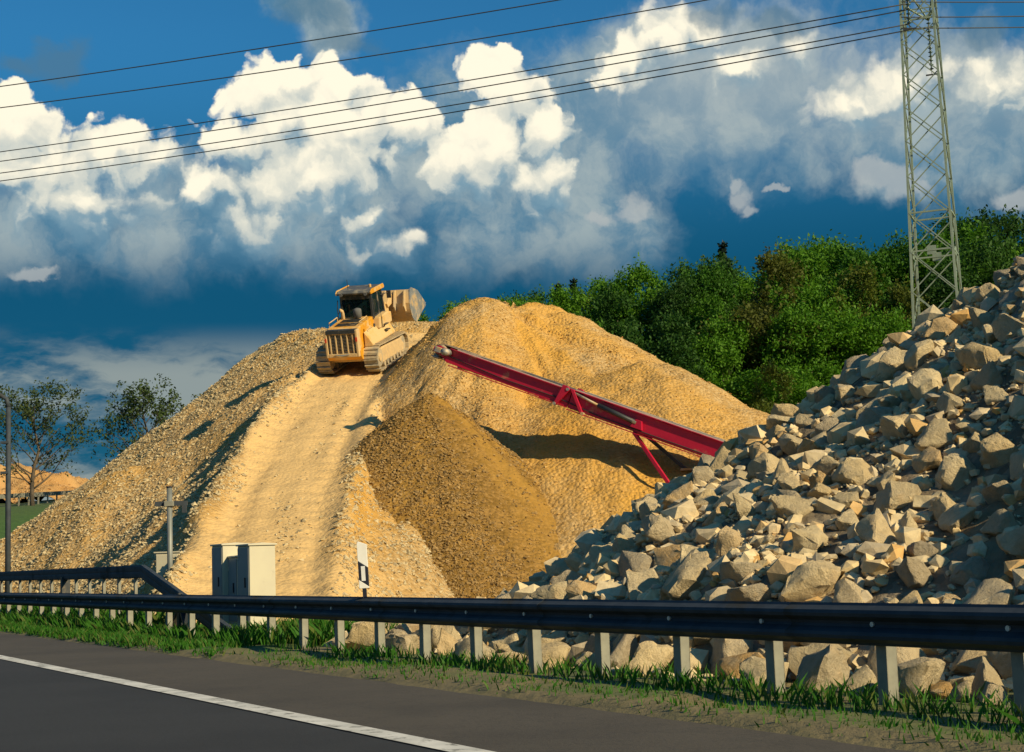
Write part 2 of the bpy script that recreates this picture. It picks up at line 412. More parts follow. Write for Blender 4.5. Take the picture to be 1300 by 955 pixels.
def fast_mesh(name, co_, faces, smooth=False):
    me = bpy.data.meshes.new(name); n, k = faces.shape
    me.vertices.add(len(co_)); me.vertices.foreach_set('co', co_.astype(np.float32).ravel())
    me.loops.add(n * k); me.loops.foreach_set('vertex_index', faces.astype(np.int32).ravel())
    me.polygons.add(n); me.polygons.foreach_set('loop_start', np.arange(0, n * k, k, dtype=np.int32))
    me.polygons.foreach_set('use_smooth', np.full(n, bool(smooth)))
    me.update(calc_edges=True); return me
def _h(ix, iy, s):
    n = (ix.astype(np.int64) * 374761393 + iy.astype(np.int64) * 668265263 + s * 1274126177) & 0xffffffff
    n = ((n ^ (n >> 13)) * 1274126177) & 0xffffffff
    return ((n ^ (n >> 16)) & 0xffff) / 65535.0
def vn(x, y, s=0):
    ix, iy = np.floor(x), np.floor(y); fx, fy = x - ix, y - iy
    fx = fx * fx * (3 - 2 * fx); fy = fy * fy * (3 - 2 * fy)
    a, b, c, d = _h(ix, iy, s), _h(ix + 1, iy, s), _h(ix, iy + 1, s), _h(ix + 1, iy + 1, s)
    return (a * (1 - fx) + b * fx) * (1 - fy) + (c * (1 - fx) + d * fx) * fy - .5
def fbm(x, y, o=4, s=0, g=.5):
    x = np.asarray(x, float); y = np.asarray(y, float); r = 0; a = 1.
    for k in range(o): r = r + a * vn(x * 2 ** k + 17.3 * k, y * 2 ** k + 9.1 * k, s + k); a *= g
    return r
def sst(x, a, b):
    t = np.clip((x - a) / (b - a), 0, 1); return t * t * (3 - 2 * t)
def smax(a, b, k):
    h = np.clip(.5 + .5 * (a - b) / k, 0, 1); return b * (1 - h) + a * h + k * h * (1 - h)
def scatter(name, pts, sizes, mat, parent, seed=1, flat=.75, sides=6):
    """many small stones as one mesh: jittered octahedra (6) or blocky stones (8 corners)"""
    rg = np.random.default_rng(seed); N = len(pts)
    if sides == 6:
        V = np.array([[1, 0, 0], [-1, 0, 0], [0, 1, 0], [0, -1, 0], [0, 0, 1], [0, 0, -1]], float)
        Fc = np.array([[0, 2, 4], [2, 1, 4], [1, 3, 4], [3, 0, 4], [2, 0, 5], [1, 2, 5], [3, 1, 5], [0, 3, 5]])
    else:
        V = np.array([[x, y, z] for x in (-1, 1) for y in (-1, 1) for z in (-1, 1)], float) * .72
        V = np.concatenate([V, np.array([[1.05, 0, 0], [-1.05, 0, 0], [0, 1.05, 0], [0, -1.05, 0], [0, 0, 1.05], [0, 0, -1.05]])])
        quads = [((4, 6, 7, 5), 8), ((0, 1, 3, 2), 9), ((2, 3, 7, 6), 10), ((0, 4, 5, 1), 11), ((1, 5, 7, 3), 12), ((0, 2, 6, 4), 13)]
        Fc = np.array([(q[i], q[(i + 1) % 4], c) for q, c in quads for i in range(4)])
    k = len(V)
    v = V[None] * (1 + .38 * (rg.random((N, k, 3)) - .5) * 2) * (1 + .35 * (rg.random((N, 1, 3)) - .5) * 2)
    q = rg.normal(size=(N, 4)); q /= np.linalg.norm(q, axis=1)[:, None]; w, x, y, z = q.T
    M = np.stack([1 - 2 * (y * y + z * z), 2 * (x * y - z * w), 2 * (x * z + y * w), 2 * (x * y + z * w), 1 - 2 * (x * x + z * z), 2 * (y * z - x * w),
                  2 * (x * z - y * w), 2 * (y * z + x * w), 1 - 2 * (x * x + y * y)], -1).reshape(N, 3, 3)
    v = np.einsum('nij,nkj->nki', M, v); v[:, :, 2] *= flat
    v = v * (sizes[:, None, None] * .5) + pts[:, None, :]
    Fa = (Fc[None] + (np.arange(N) * k)[:, None, None]).reshape(-1, 3)
    o = obj(name, fast_mesh(name, v.reshape(-1, 3), Fa), mat, parent)
    return tag(o, kind='stuff')

# ------------------------------------------------------------------ the lie of the land
DX, DY = -.4765, .8792                            # along the road, away from the camera
NX, NY = .8792, .4765                             # across the road, away from the camera
N0 = 7.87
def tn(t, n, z=0): return Vector((NX * (n + N0) + DX * t, NY * (n + N0) + DY * t, z))
def to_t(x, y): return DX * x + DY * y
def to_n(x, y): return NX * x + NY * y - N0

def ground_z(x, y):
    x = np.asarray(x, float); y = np.asarray(y, float)
    az = x / np.maximum(y, 1.)
    left = sst(-az, .10, .24) * sst(y, 84, 128) * 7.2 + sst(-az, .08, .22) * np.clip((y - 128) / 900., 0, 3) * 38
    right = sst(az, -.22, .0) * (sst(y, 84, 130) * 8.5 + np.clip((y - 130) / 900., 0, 3) * 25)
    n = to_n(x, y)
    far = sst(y, 40, 120)
    z = left + right + far * fbm(x / 30, y / 30, 3, 5) * .8
    z = z + sst(n, .2, 2.0) * sst(y, 0, 8) * (fbm(x / 3, y / 3, 4, 6) * .16)
    z = z - .14 * sst(n, 1.5, 1.0) * sst(y, 140, 90)   # the verge is laid on top of this, the road below it
    return z
def build_ground():
    s = np.linspace(-1, 1, 361); xs = np.sinh(s * 5.2) / math.sinh(5.2) * 2500
    s2 = np.linspace(-.72, 1, 420); ys = np.sinh(s2 * 5.2) / math.sinh(5.2) * 3500 + 20
    X_, Y_ = np.meshgrid(xs, ys); Z = ground_z(X_, Y_)
    n = to_n(X_, Y_)
    Z = np.where((n < -1.3) & (Y_ < 240), np.minimum(Z, -.14), Z)
    dust = sst(n + fbm(X_ / 4, Y_ / 4, 3, 3) * 2, 1.2, 3.2) * sst(Y_, 92, 80) * sst(np.abs(X_), 60, 40)
    dust = np.maximum(dust, sst(fbm(X_ / .9, Y_ / .9, 3, 8), -.2, .25) * sst(n, -1.6, -1.2) * (Y_ < 80) * .75)
    tag(obj('ground', grid_mesh('ground', xs, ys, Z, attrs={'dust': dust}), 'turf'), kind='structure')
build_ground()

def verge_z(t, n):
    return .02 + fbm(t / 1.1, n / .7, 3, 7) * .07 * sst(n, -1.3, -.9) - .075 * sst(n, -1.15, -1.36) - .12 * sst(n, 1.3, 1.75)
def build_verge():
    ts = np.arange(-12, 110, .2); ns = np.concatenate([np.arange(-1.36, 1.8, .1)]); T, N_ = np.meshgrid(ts, ns)
    T2 = T; N2 = N_ + np.where(N_ < -1.3, fbm(T * 1.3, T * 0, 3, 9) * .09, 0)
    X_ = NX * (N2 + N0) + DX * T; Y_ = NY * (N2 + N0) + DY * T
    soil = np.clip(sst(fbm(T / .8, N_ / .8, 3, 8), -.1, .3) * .6 + sst(N_, -.95, -1.25) * .8 + .5 * sst(T, 23, 19), 0, 1)
    tag(obj('verge', grid_mesh('verge', X_, Y_, verge_z(T, N_), attrs={'dust': soil * .8}), 'turf'), kind='structure')
build_verge()
def strip(name, n0, n1, t0, t1, z, mat):
    mb = MB(); K = 60
    vs = [tn(t0 + (t1 - t0) * i / K, nn, z) for i in range(K + 1) for nn in (n0, n1)]
    mb.add(vs, [(2 * i, 2 * i + 2, 2 * i + 3, 2 * i + 1) for i in range(K)])
    return mb.build(name, mat)
tag(strip('road', -16, -3.28, -60, 240, -.05, 'asphalt_lane'), kind='structure')
tag(strip('road_shoulder', -3.28, -1.28, -60, 240, -.046, 'asphalt_shoulder'), kind='structure')
tag(strip('edge_line', -3.44, -3.22, -60, 240, -.041, 'road_paint'), kind='structure')

# ------------------------------------------------------------------ the tan stockpile with its haul ramp
RX = [30, 35, 45, 55, 60, 64, 68, 73, 80]; RC = [-5.5, -5.9, -6.55, -6.7, -6.45, -5.75, -4.8, -3.4, -1.6]
def ramp_x(y): return np.interp(y, RX, RC)
def ramp_z(y): 
    return np.interp(y, [20, 35, 57, 66, 73, 90], [-4.05, .45, 7.05, 10.2, 11.75, 11.9])
def pile_parts(x, y):
    w = fbm(x / 2.2, y / 2.2, 4, 11)
    lat = x - ramp_x(y); zc = ramp_z(y)
    al = np.abs(lat + fbm(x / 1.4, y / 2.2, 3, 21) * .6)
    # the trodden ramp: ruts and low shoulders, loose flanks
    rut = .07 * fbm(lat * 3.2, y * .16, 3, 23) - .05 * np.exp(-((np.abs(lat - .1) - 1.1) / .28) ** 2) + .05 * np.sin(y * 7 + lat) * np.exp(-((np.abs(lat) - 1.1) / .35) ** 2)
    sh = .34 * np.exp(-((lat + 1.95) / .40) ** 2) + .22 * np.exp(-((lat - 1.9) / .42) ** 2)
    half = 1.85
    back = sst(y, 61.5, 64.5) * (lat < 0)
    slope = .76 + .55 * back
    rampz = zc + rut * sst(al, 2.2, 1.7) + sh - slope * np.maximum(al - half, 0)
    rampz = rampz - 30 * sst(y, 84, 100)
    # spill ridge running off the left edge
    yr = 60.6 + (x + 8) * .16; zr = 9.1 + (x + 8.2) * .62 + fbm(x / 3, y * 0, 3, 31) * .8
    ridge = zr - np.where(y > yr, 1.15, .66) * np.abs(y - yr) + np.minimum(0, -(x + 8.5)) * 2.2 * (x > -8.5)
    # old heap behind it
    r = np.hypot(x + 3.9, y - 80); far = 12.2 - .765 * np.maximum(r - 8.5, 0)
    # the big cone on the right, cut by the ramp on its left
    px = np.clip((x + 1.1), 0, 2.6); py = px * .7
    rr = np.hypot(x + 1.1 - px, y - 61 - py)
    hill = 11.75 - .665 * rr - .34 * np.maximum(-2.3 - x, 0) - .18 * np.exp(-((px - 1.5) / .35) ** 2)
    hill = hill - .5 * np.exp(-rr / .8) * .6 - .25 * sst(fbm(np.arctan2(x, 61 - y) * 5, rr / 9, 3, 51), .0, .3)
    lobe = 8.7 - .66 * np.sqrt(((x - 4.6) * .9) ** 2 + (y - 55.2) ** 2 + 2.4) + .35 * fbm(x / 2.5, y / 2.5, 3, 53)
    hill = smax(hill, lobe, 1.6)
    # mouth of the cut: low gravel bank between ramp and brown cone
    bank = 2.6 - .8 * np.hypot((x + 4.75) / .6, (y - 44.0) / 2.2) 
    return rampz, ridge, far, hill, bank, lat, w
def pile_z(x, y):
    rampz, ridge, far, hill, bank, lat, w = pile_parts(x, y)
    z = smax(rampz, ridge, .25); z = smax(z, far, .5); z = smax(z, hill, .12); z = smax(z, bank, .3)
    on = (np.abs(lat) < 2.2) & (rampz > hill) & (rampz > ridge)
    z = z + w * np.where(on, .10, .34) + fbm(x / .5, y / .5, 3, 41) * np.where(on, .05, .16)
    return z
def brown_z(x, y):
    r = np.hypot(x + 2.62, y - 50)
    a = np.arctan2(x + 2.62, 50 - y)
    z = 6.75 - (.77 + .11 * sst(a, .15, .9)) * r - .22 * np.exp(-r / .5) + .05 * r * fbm(a * 2.2, r / 12, 3, 61) + fbm(x / .45, y / .45, 3, 63) * .12
    return np.maximum(z, -.4 - .02 * r)
def build_piles():
    xs = np.arange(-34, 24, .14); ys = np.arange(28, 98, .16)
    X_, Y_ = np.meshgrid(xs, ys)
    Z = pile_z(X_, Y_); rampz, ridge, far, hill, bank, lat, w = pile_parts(X_, Y_)
    onramp = sst(np.abs(lat + fbm(X_ / 1.2, Y_ / 3, 3, 71) * 1.1), 2.25, 1.4) * (rampz + .3 > np.maximum(hill, far)) * sst(Z, -.2, .4)
    toe = sst(Y_, 41, 36) * sst(np.abs(lat - .5), 4.5, 2.5)
    dust = np.clip(np.maximum(onramp, toe * .9), 0, 1)
    fine = sst(fbm(X_ / 5 + 3, Y_ / 8, 4, 81), -.15, .2) * (hill > rampz)
    tint = np.clip(.75 * fine + .6 * (hill > np.maximum(rampz, far)) * sst(fbm(np.arctan2(X_, 61 - Y_) * 4, Y_ / 30, 3, 83), -.1, .3), 0, 1)
    tint = np.maximum(tint, np.exp(-((X_ + 4.4 + (Y_ - 43) * .1) / .8) ** 2 - ((Y_ - 43) / 3.5) ** 2))
    G = ground_z(X_, Y_)
    o = thing('gravel_stockpile', 'large tan gravel stockpile with a haul ramp worn up its front', 'gravel pile')
    obj('pile_surface', grid_mesh('pile_surface', xs, ys, Z, Z > G - .25, {'dust': dust, 'tint': tint}), 'stockpile_gravel', o)
    # loose stones
    rg = np.random.default_rng(3)
    def sow(N, x0, x1, y0, y1, f):
        x = rg.uniform(x0, x1, N); y = rg.uniform(y0, y1, N); z = pile_z(x, y); k = f(x, y, z) > rg.random(N); k &= z > ground_z(x, y) - .1
        k &= z > brown_z(x, y) - .05
        return np.stack([x[k], y[k], z[k] + .01], -1)
    def fl(x, y, z):
        a, b, c, d, e, lat, w = pile_parts(x, y)
        ramp = sst(np.abs(lat + fbm(x / .9, y / 3, 3, 91) * 1.0), 1.4, 2.1)
        return np.where(d > np.maximum(np.maximum(a, b), c), 0, ramp * (.45 + .9 * sst(fbm(x / 2, y / 2, 3, 93), -.25, .3)) + .012 + .34 * np.exp(-((lat - .45 + fbm(y / 5, y * 0, 2, 94) * 1.2) / .38) ** 2) * sst(fbm(x / 1.1, y / 3, 3, 92), -.15, .25))
    p = sow(150000, -27, -1.5, 31, 80, fl); sz = .04 + .13 * rg.random(len(p)) ** 2.6
    scatter('loose_stones', p, sz, 'pale_pebble', o, 4)
    def fh(x, y, z):
        a, b, c, d, e, lat, w = pile_parts(x, y)
        return np.where(d > np.maximum(np.maximum(a, b), c), .08 + .55 * sst(fbm(np.arctan2(x, 61 - y) * 4, y / 12, 4, 95), .05, .38), 0)
    p = sow(90000, -6, 16, 42, 64, fh); sz = .03 + .085 * rg.random(len(p)) ** 2.8
    scatter('loose_stones', p, sz, 'tan_pebble', o, 5)
    # the brown cone
    b = thing('gravel_cone', 'smaller dark brown gravel cone under the conveyor head', 'gravel pile')
    xs = np.arange(-13, 8.5, .09); ys = np.arange(39.5, 57, .1); X_, Y_ = np.meshgrid(xs, ys); Z = brown_z(X_, Y_)
    a = np.arctan2(X_ + 2.62, 50 - Y_)
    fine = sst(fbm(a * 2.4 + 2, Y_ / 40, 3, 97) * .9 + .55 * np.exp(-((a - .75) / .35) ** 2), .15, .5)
    tint = np.clip(np.exp(-((a + .62 + .05 * (Y_ - 44)) / .12) ** 2) * sst(Z, 3.6, 2.2), 0, 1)
    pz = pile_z(X_, Y_)
    obj('pile_surface', grid_mesh('pile_surface', xs, ys, Z, (Z > pz - .25) & (Z > -.25), {'dust': fine, 'tint': tint}), 'brown_gravel', b)
    N = 90000; x = rg.uniform(-13, 8, N); y = rg.uniform(39.5, 52, N); z = brown_z(x, y)
    a = np.arctan2(x + 2.62, 50 - y); r = np.hypot(x + 2.62, y - 50)
    f = .65 * sst(fbm(a * 3, r / 8, 3, 99) + .35 - .9 * np.exp(-((a - .75) / .35) ** 2), -.1, .35) * sst(r, -.3, 2.5) + .1
    k = (f > rg.random(N)) & (z > pile_z(x, y) - .05) & (z > .0)
    p = np.stack([x[k], y[k], z[k] + .01], -1); sz = .04 + .10 * rg.random(len(p)) ** 2.2
    scatter('loose_stones', p, sz, 'brown_pebble', b, 6)
build_piles()

# ------------------------------------------------------------------ rock heap behind the rail
def heap_z(x, y):
    t = to_t(x, y); n = to_n(x, y); w = fbm(x / 2.3, y / 2.3, 3, 101)
    front = .63 * (n - .95 + w * .8); end = .36 * (17 + 1.4 * n + 1.5 * sst(n, 3, .8) + w * 1.5 - t)
    z = np.minimum(np.minimum(front, end), 8.2) - np.maximum(n - 9.0, 0) * 1.25
    return np.maximum(z, -.6) + fbm(x / .6, y / .6, 3, 103) * .2
def rock_mesh(seed, lo=False):
    rg = np.random.default_rng(seed)
    bm = bmesh.new(); k = 11 if lo else 15
    p = rg.normal(size=(k, 3)); p /= np.linalg.norm(p, axis=1)[:, None]
    p *= (.82 + .3 * rg.random((k, 1))); p *= np.array([1.0, .62 + .3 * rg.random(), .5 + .28 * rg.random()])
    for q in p: bm.verts.new(q)
    r = bmesh.ops.convex_hull(bm, input=bm.verts)
    bmesh.ops.delete(bm, geom=list({g for g in r['geom_interior'] + r['geom_unused'] if isinstance(g, bmesh.types.BMVert)}), context='VERTS')
    bmesh.ops.dissolve_limit(bm, angle_limit=R(14), verts=bm.verts, edges=bm.edges)
    bmesh.ops.bevel(bm, geom=list(bm.edges), offset=.05, segments=1, affect='EDGES', clamp_overlap=True)
    for lim in (.42, .24):
        bmesh.ops.triangulate(bm, faces=bm.faces)
        bmesh.ops.subdivide_edges(bm, edges=[e for e in bm.edges if e.calc_length() > lim], cuts=1)
    bmesh.ops.triangulate(bm, faces=bm.faces)
    for v in bm.verts:
        c = v.co; q = np.array([c.x * 1.7 + seed * 3.1 + c.z * 1.1]); r = np.array([c.y * 1.7 - c.z * 1.3])
        j = float(fbm(q, r, 2, seed)[0]) * .22 - .16 * max(0, .10 - abs(float(fbm(q * 1.6, r * 1.6, 2, seed + 9)[0]))) * 4 + float(fbm(q * 5, r * 5, 2, seed + 5)[0]) * .09
        v.co = c * (1 + j)
    me = bpy.data.meshes.new('rock'); bm.to_mesh(me); bm.free()
    co_ = np.empty(len(me.vertices) * 3); me.vertices.foreach_get('co', co_); co_ = co_.reshape(-1, 3)
    co_ -= (co_.max(0) + co_.min(0)) / 2; co_ /= np.ptp(co_, axis=0).max(); me.vertices.foreach_set('co', co_.ravel())
    me.polygons.foreach_set('use_smooth', [True] * len(me.polygons)); me.set_sharp_from_angle(angle=R(32))
    return me
def build_heap():
    o = thing('rock_heap', 'heap of pale broken limestone rocks behind the guard rail on the right', 'rock heap', tn(18, 6))
    inv = Vector(o.location)
    ts = np.arange(-2, 41, .14); ns = np.arange(-.2, 21, .14); T, N_ = np.meshgrid(ts, ns)
    X_ = NX * (N_ + N0) + DX * T; Y_ = NY * (N_ + N0) + DY * T; Z = heap_z(X_, Y_)
    d = np.clip(sst(fbm(X_ / 2, Y_ / 2, 3, 105), -.1, .3), 0, 1)
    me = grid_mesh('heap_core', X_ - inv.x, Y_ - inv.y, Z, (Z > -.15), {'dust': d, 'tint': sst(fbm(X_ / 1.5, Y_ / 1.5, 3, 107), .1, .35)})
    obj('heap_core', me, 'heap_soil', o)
    rg = np.random.default_rng(12)
    meshes = [rock_mesh(200 + i) for i in range(18)]
    for me in meshes: me.materials.append(MATS['limestone_rock'])
    # big rocks first, kept apart; then ever smaller ones between them
    cand = []
    M = 30000
    t = rg.uniform(3, 37, M); n = rg.uniform(.45, 11.2, M); s = .10 + .44 * rg.random(M) ** 5 + np.where(n < 2.0, .14 * rg.random(M), 0)
    x = NX * (n + N0) + DX * t; y = NY * (n + N0) + DY * t
    order = np.argsort(-s); placed = []; cell = {}
    edge = t > 22
    for i in order:
        if s[i] > .40 and not (n[i] < 3.0 or edge[i]) and rg.random() < .4: continue
        if s[i] < .3 and fbm(np.array([x[i] / 3.0]), np.array([y[i] / 3.0]), 2, 111)[0] < -.12: continue
        r = s[i] * .47; key = (int(x[i]), int(y[i])); ok = True
        for a in (-1, 0, 1):
            for b in (-1, 0, 1):
                for (qx, qy, qr) in cell.get((key[0] + a, key[1] + b), ()):
                    if (qx - x[i]) ** 2 + (qy - y[i]) ** 2 < (qr + r) ** 2: ok = False
        if not ok: continue
        z = float(heap_z(x[i], y[i]))
        if z < -.58 or (z < -.2 and rg.random() < .4) or t[i] > 24 + n[i] * 1.2: continue
        z = max(z, -.06)
        cell.setdefault(key, []).append((x[i], y[i], r)); placed.append((s[i] / y[i], x[i], y[i], z, s[i], t[i], n[i]))
    px = lambda q: CX + FPX * q[1] / q[2]
    vis = [q for q in placed if px(q) < 1345 and q[6] < 10.9]
    vis.sort(reverse=True); big = vis[:300]; rest = vis[300:] + [q for q in placed if not (px(q) < 1345 and q[6] < 10.9)]
    for i, (_, x_, y_, z_, s_, t_, n_) in enumerate(big):
        k = obj('rock', meshes[i % 18], None, o)
        k.location = (x_ - inv.x, y_ - inv.y, max(z_, .02) + s_ * .10); k.scale = (s_ * 1.12,) * 3
        k.rotation_euler = (rg.normal() * .5, rg.normal() * .5 , rg.uniform(0, 6.28))
    p = np.array([(q[1] - inv.x, q[2] - inv.y, q[3] + q[4] * .08) for q in rest]); sz = np.array([q[4] * 1.25 for q in rest])
    scatter('smaller_rocks', p, sz, 'limestone_rubble', o, 13, .8, 8)
    def sow(M, a, b, dens):
        t = rg.uniform(3, 38, M); n = rg.uniform(.5, 11, M); x = NX * (n + N0) + DX * t; y = NY * (n + N0) + DY * t
        z = heap_z(x, y); f = dens(x, y); k = (f > rg.random(M)) & (z > -.12)
        return np.stack([x[k] - inv.x, y[k] - inv.y, z[k] + .02], -1), a + b * rg.random(k.sum()) ** 2
    p, sz = sow(42000, .05, .14, lambda x, y: .25 + .6 * sst(fbm(x / 2.4, y / 2.4, 3, 113), -.1, .25)); scatter('rubble', p, sz, 'limestone_rubble', o, 14, .8, 8)
    p, sz = sow(70000, .03, .06, lambda x, y: .08 + .9 * sst(fbm(x / 2.0, y / 2.0, 3, 115), .0, .25)); scatter('chippings', p, sz, 'limestone_rubble', o, 15)
build_heap()

# ------------------------------------------------------------------ guard rails
ROADX = Vector((DX, DY, 0)); ROADN = Vector((NX, NY, 0))
def frame_at(t, n, z=0):
    """local x across (away from the road), y along, z up"""
    M = Matrix(((NX, DX, 0, 0), (NY, DY, 0, 0), (0, 0, 1, 0), (0, 0, 0, 1))); M.translation = tn(t, n, z); return M
WPROF = [(.0, .0), (-.015, .02), (-.075, .05), (-.083, .075), (-.075, .10), (-.012, .135), (-.005, .156), (-.012, .177), (-.075, .212), (-.083, .237), (-.075, .262), (-.015, .292), (0, .312)]
def wbeam(mb, L, th=.004):
    p = WPROF; q = [(a + th, b) for a, b in p][::-1]
    mb.prism(p + q, 0, L, 'y')
def sigma_post(h, top):
    mb = MB(); w, d, th = .055, .10, .006
    mb.box(0, d, -w, -w + th, -h, top); mb.box(0, th, -w, w, -h, top); mb.box(d - th, d, -w, w, -h, top)
    mb.box(th, d - th, w * .55, w * .55 + th, -h, top)
    return mb.mesh('post')
def build_rail():
    T0, T1, TOP = 2.0, 118.0, .75
    o = thing('guard_rail', 'long steel W-beam guard rail in front along the road shoulder', 'guard rail')
    o.matrix_world = frame_at(T0, 0)
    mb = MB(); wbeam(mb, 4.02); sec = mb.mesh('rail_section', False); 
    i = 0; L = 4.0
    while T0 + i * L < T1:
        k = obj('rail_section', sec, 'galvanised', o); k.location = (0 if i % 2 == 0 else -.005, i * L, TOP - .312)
        i += 1
    pm = sigma_post(.35, .72); bm_ = MB(); bm_.tube([(-.02, 0, 0), (.0, 0, 0)], .02, 8); bolt = bm_.mesh('bolt')
    sp = MB().box(.004, .045, -.05, .05, .46, .70).mesh('spacer')
    k = 0
    while .4 + k * 1.333 < T1 - T0:
        y = .4 + k * 1.333
        p = obj('post', pm, 'post_zinc', o); p.location = (.048, y, 0); p.rotation_euler = (RNG.normal() * .006, RNG.normal() * .006, 0)
        if y < 60:
            obj('spacer', sp, 'galvanised', o).location = (0, y, 0)
            obj('bolt', bolt, 'bolt_zinc', o).location = (-.006, y, TOP - .156)
        k += 1
    # second, higher rail whose end slopes down to the ground
    TB = 32.2; o2 = thing('box_beam_rail', 'raised box-beam rail behind the guard rail with its end sloping into grass', 'guard rail')
    o2.matrix_world = frame_at(TB, .85)
    prof = [(-.045, 0), (.045, 0), (.05, .03), (.05, .24), (.045, .27), (-.045, .27), (-.06, .235), (-.06, .17), (-.052, .135), (-.06, .10), (-.06, .035)]
    i = 0
    while i * 4 < 84:
        MB().prism([(a, b + 1.03) for a, b in prof], i * 4 + .004, i * 4 + 4, 'y').build('beam_section', 'galvanised', o2); i += 1
    vs = [(a, 0, b + 1.03) for a, b in prof] + [(a - .35, -7.1, b - .16) for a, b in prof]; n = len(prof)
    MB().add(vs, [tuple(range(n)), tuple(range(n, 2 * n))[::-1]] + [(i, (i + 1) % n, n + (i + 1) % n, n + i) for i in range(n)]).build('sloped_end', 'galvanised', o2)
    pm2 = MB().box(-.03, .03, -.05, .05, -.4, 1.03).mesh('post')
    for k in range(62):
        y = .6 + k * 1.333; obj('post', pm2, 'post_zinc', o2).location = (.0, y, 0)
    # dark braces of the sloped end
    MB().bar((-.18, -3.2, .62), (-.25, -4.2, -.25), .12, .06).build('brace', 'dark_frame', o2)
    MB().bar((-.18, -3.4, .62), (-.25, -2.5, -.25), .12, .06).build('brace', 'dark_frame', o2)
    MB().box(-.26, -.18, -3.38, -3.25, -.3, .75).build('brace_post', 'dark_frame', o2)
    p = MB().box(-.1, .1, 7.0, 7.18, -.3, 1.1).build('dark_post', 'dark_frame', o2)
build_rail()

def cabinet(t, n, W_, L_, H, label, base=.12, z=0):
    """roadside cabinet: x across, y along; door on the road side"""
    o = thing('roadside_cabinet', label, 'cabinet'); o.matrix_world = frame_at(t, n, z)
    MB().box(-.03, W_ + .03, -.03, L_ + .03, -.3, base).build('plinth', 'concrete', o, bevel=.01)
    MB().box(0, W_, 0, L_, base, H - .05).build('housing', 'cabinet_grey', o, bevel=.012)
    MB().prism([(-.03, H - .05), (W_ + .03, H - .05), (W_ + .03, H - .02), (W_ / 2, H), (-.03, H - .02)], -.03, L_ + .03, 'y').build('cap', 'cabinet_grey', o, bevel=.006)
    d = MB().box(-.014, .0, .03, L_ - .03, base + .05, H - .09).build('door', 'cabinet_door', o, bevel=.004)
    MB().box(-.035, -.014, L_ * .28, L_ * .28 + .03, H * .5, H * .5 + .18).build('handle', 'black_plastic', d)
    for zz in (base + .2, H - .3): MB().box(-.022, -.014, L_ - .1, L_ - .06, zz, zz + .08).build('hinge', 'cabinet_grey', d)
    return o
def cab_at(u, n, *a):
    p = at_n(u, 745, n); cabinet(to_t(p.x, p.y), n, *a)
cab_at(317, 1.6, .50, .66, 1.62, 'tall grey roadside cabinet, the front one of the row')
cab_at(301.5, 1.72, .28, .56, 1.42, 'low narrow cabinet between two taller roadside cabinets')
cab_at(283, 1.6, .50, .66, 1.66, 'tall grey roadside cabinet, the rear one of the row')

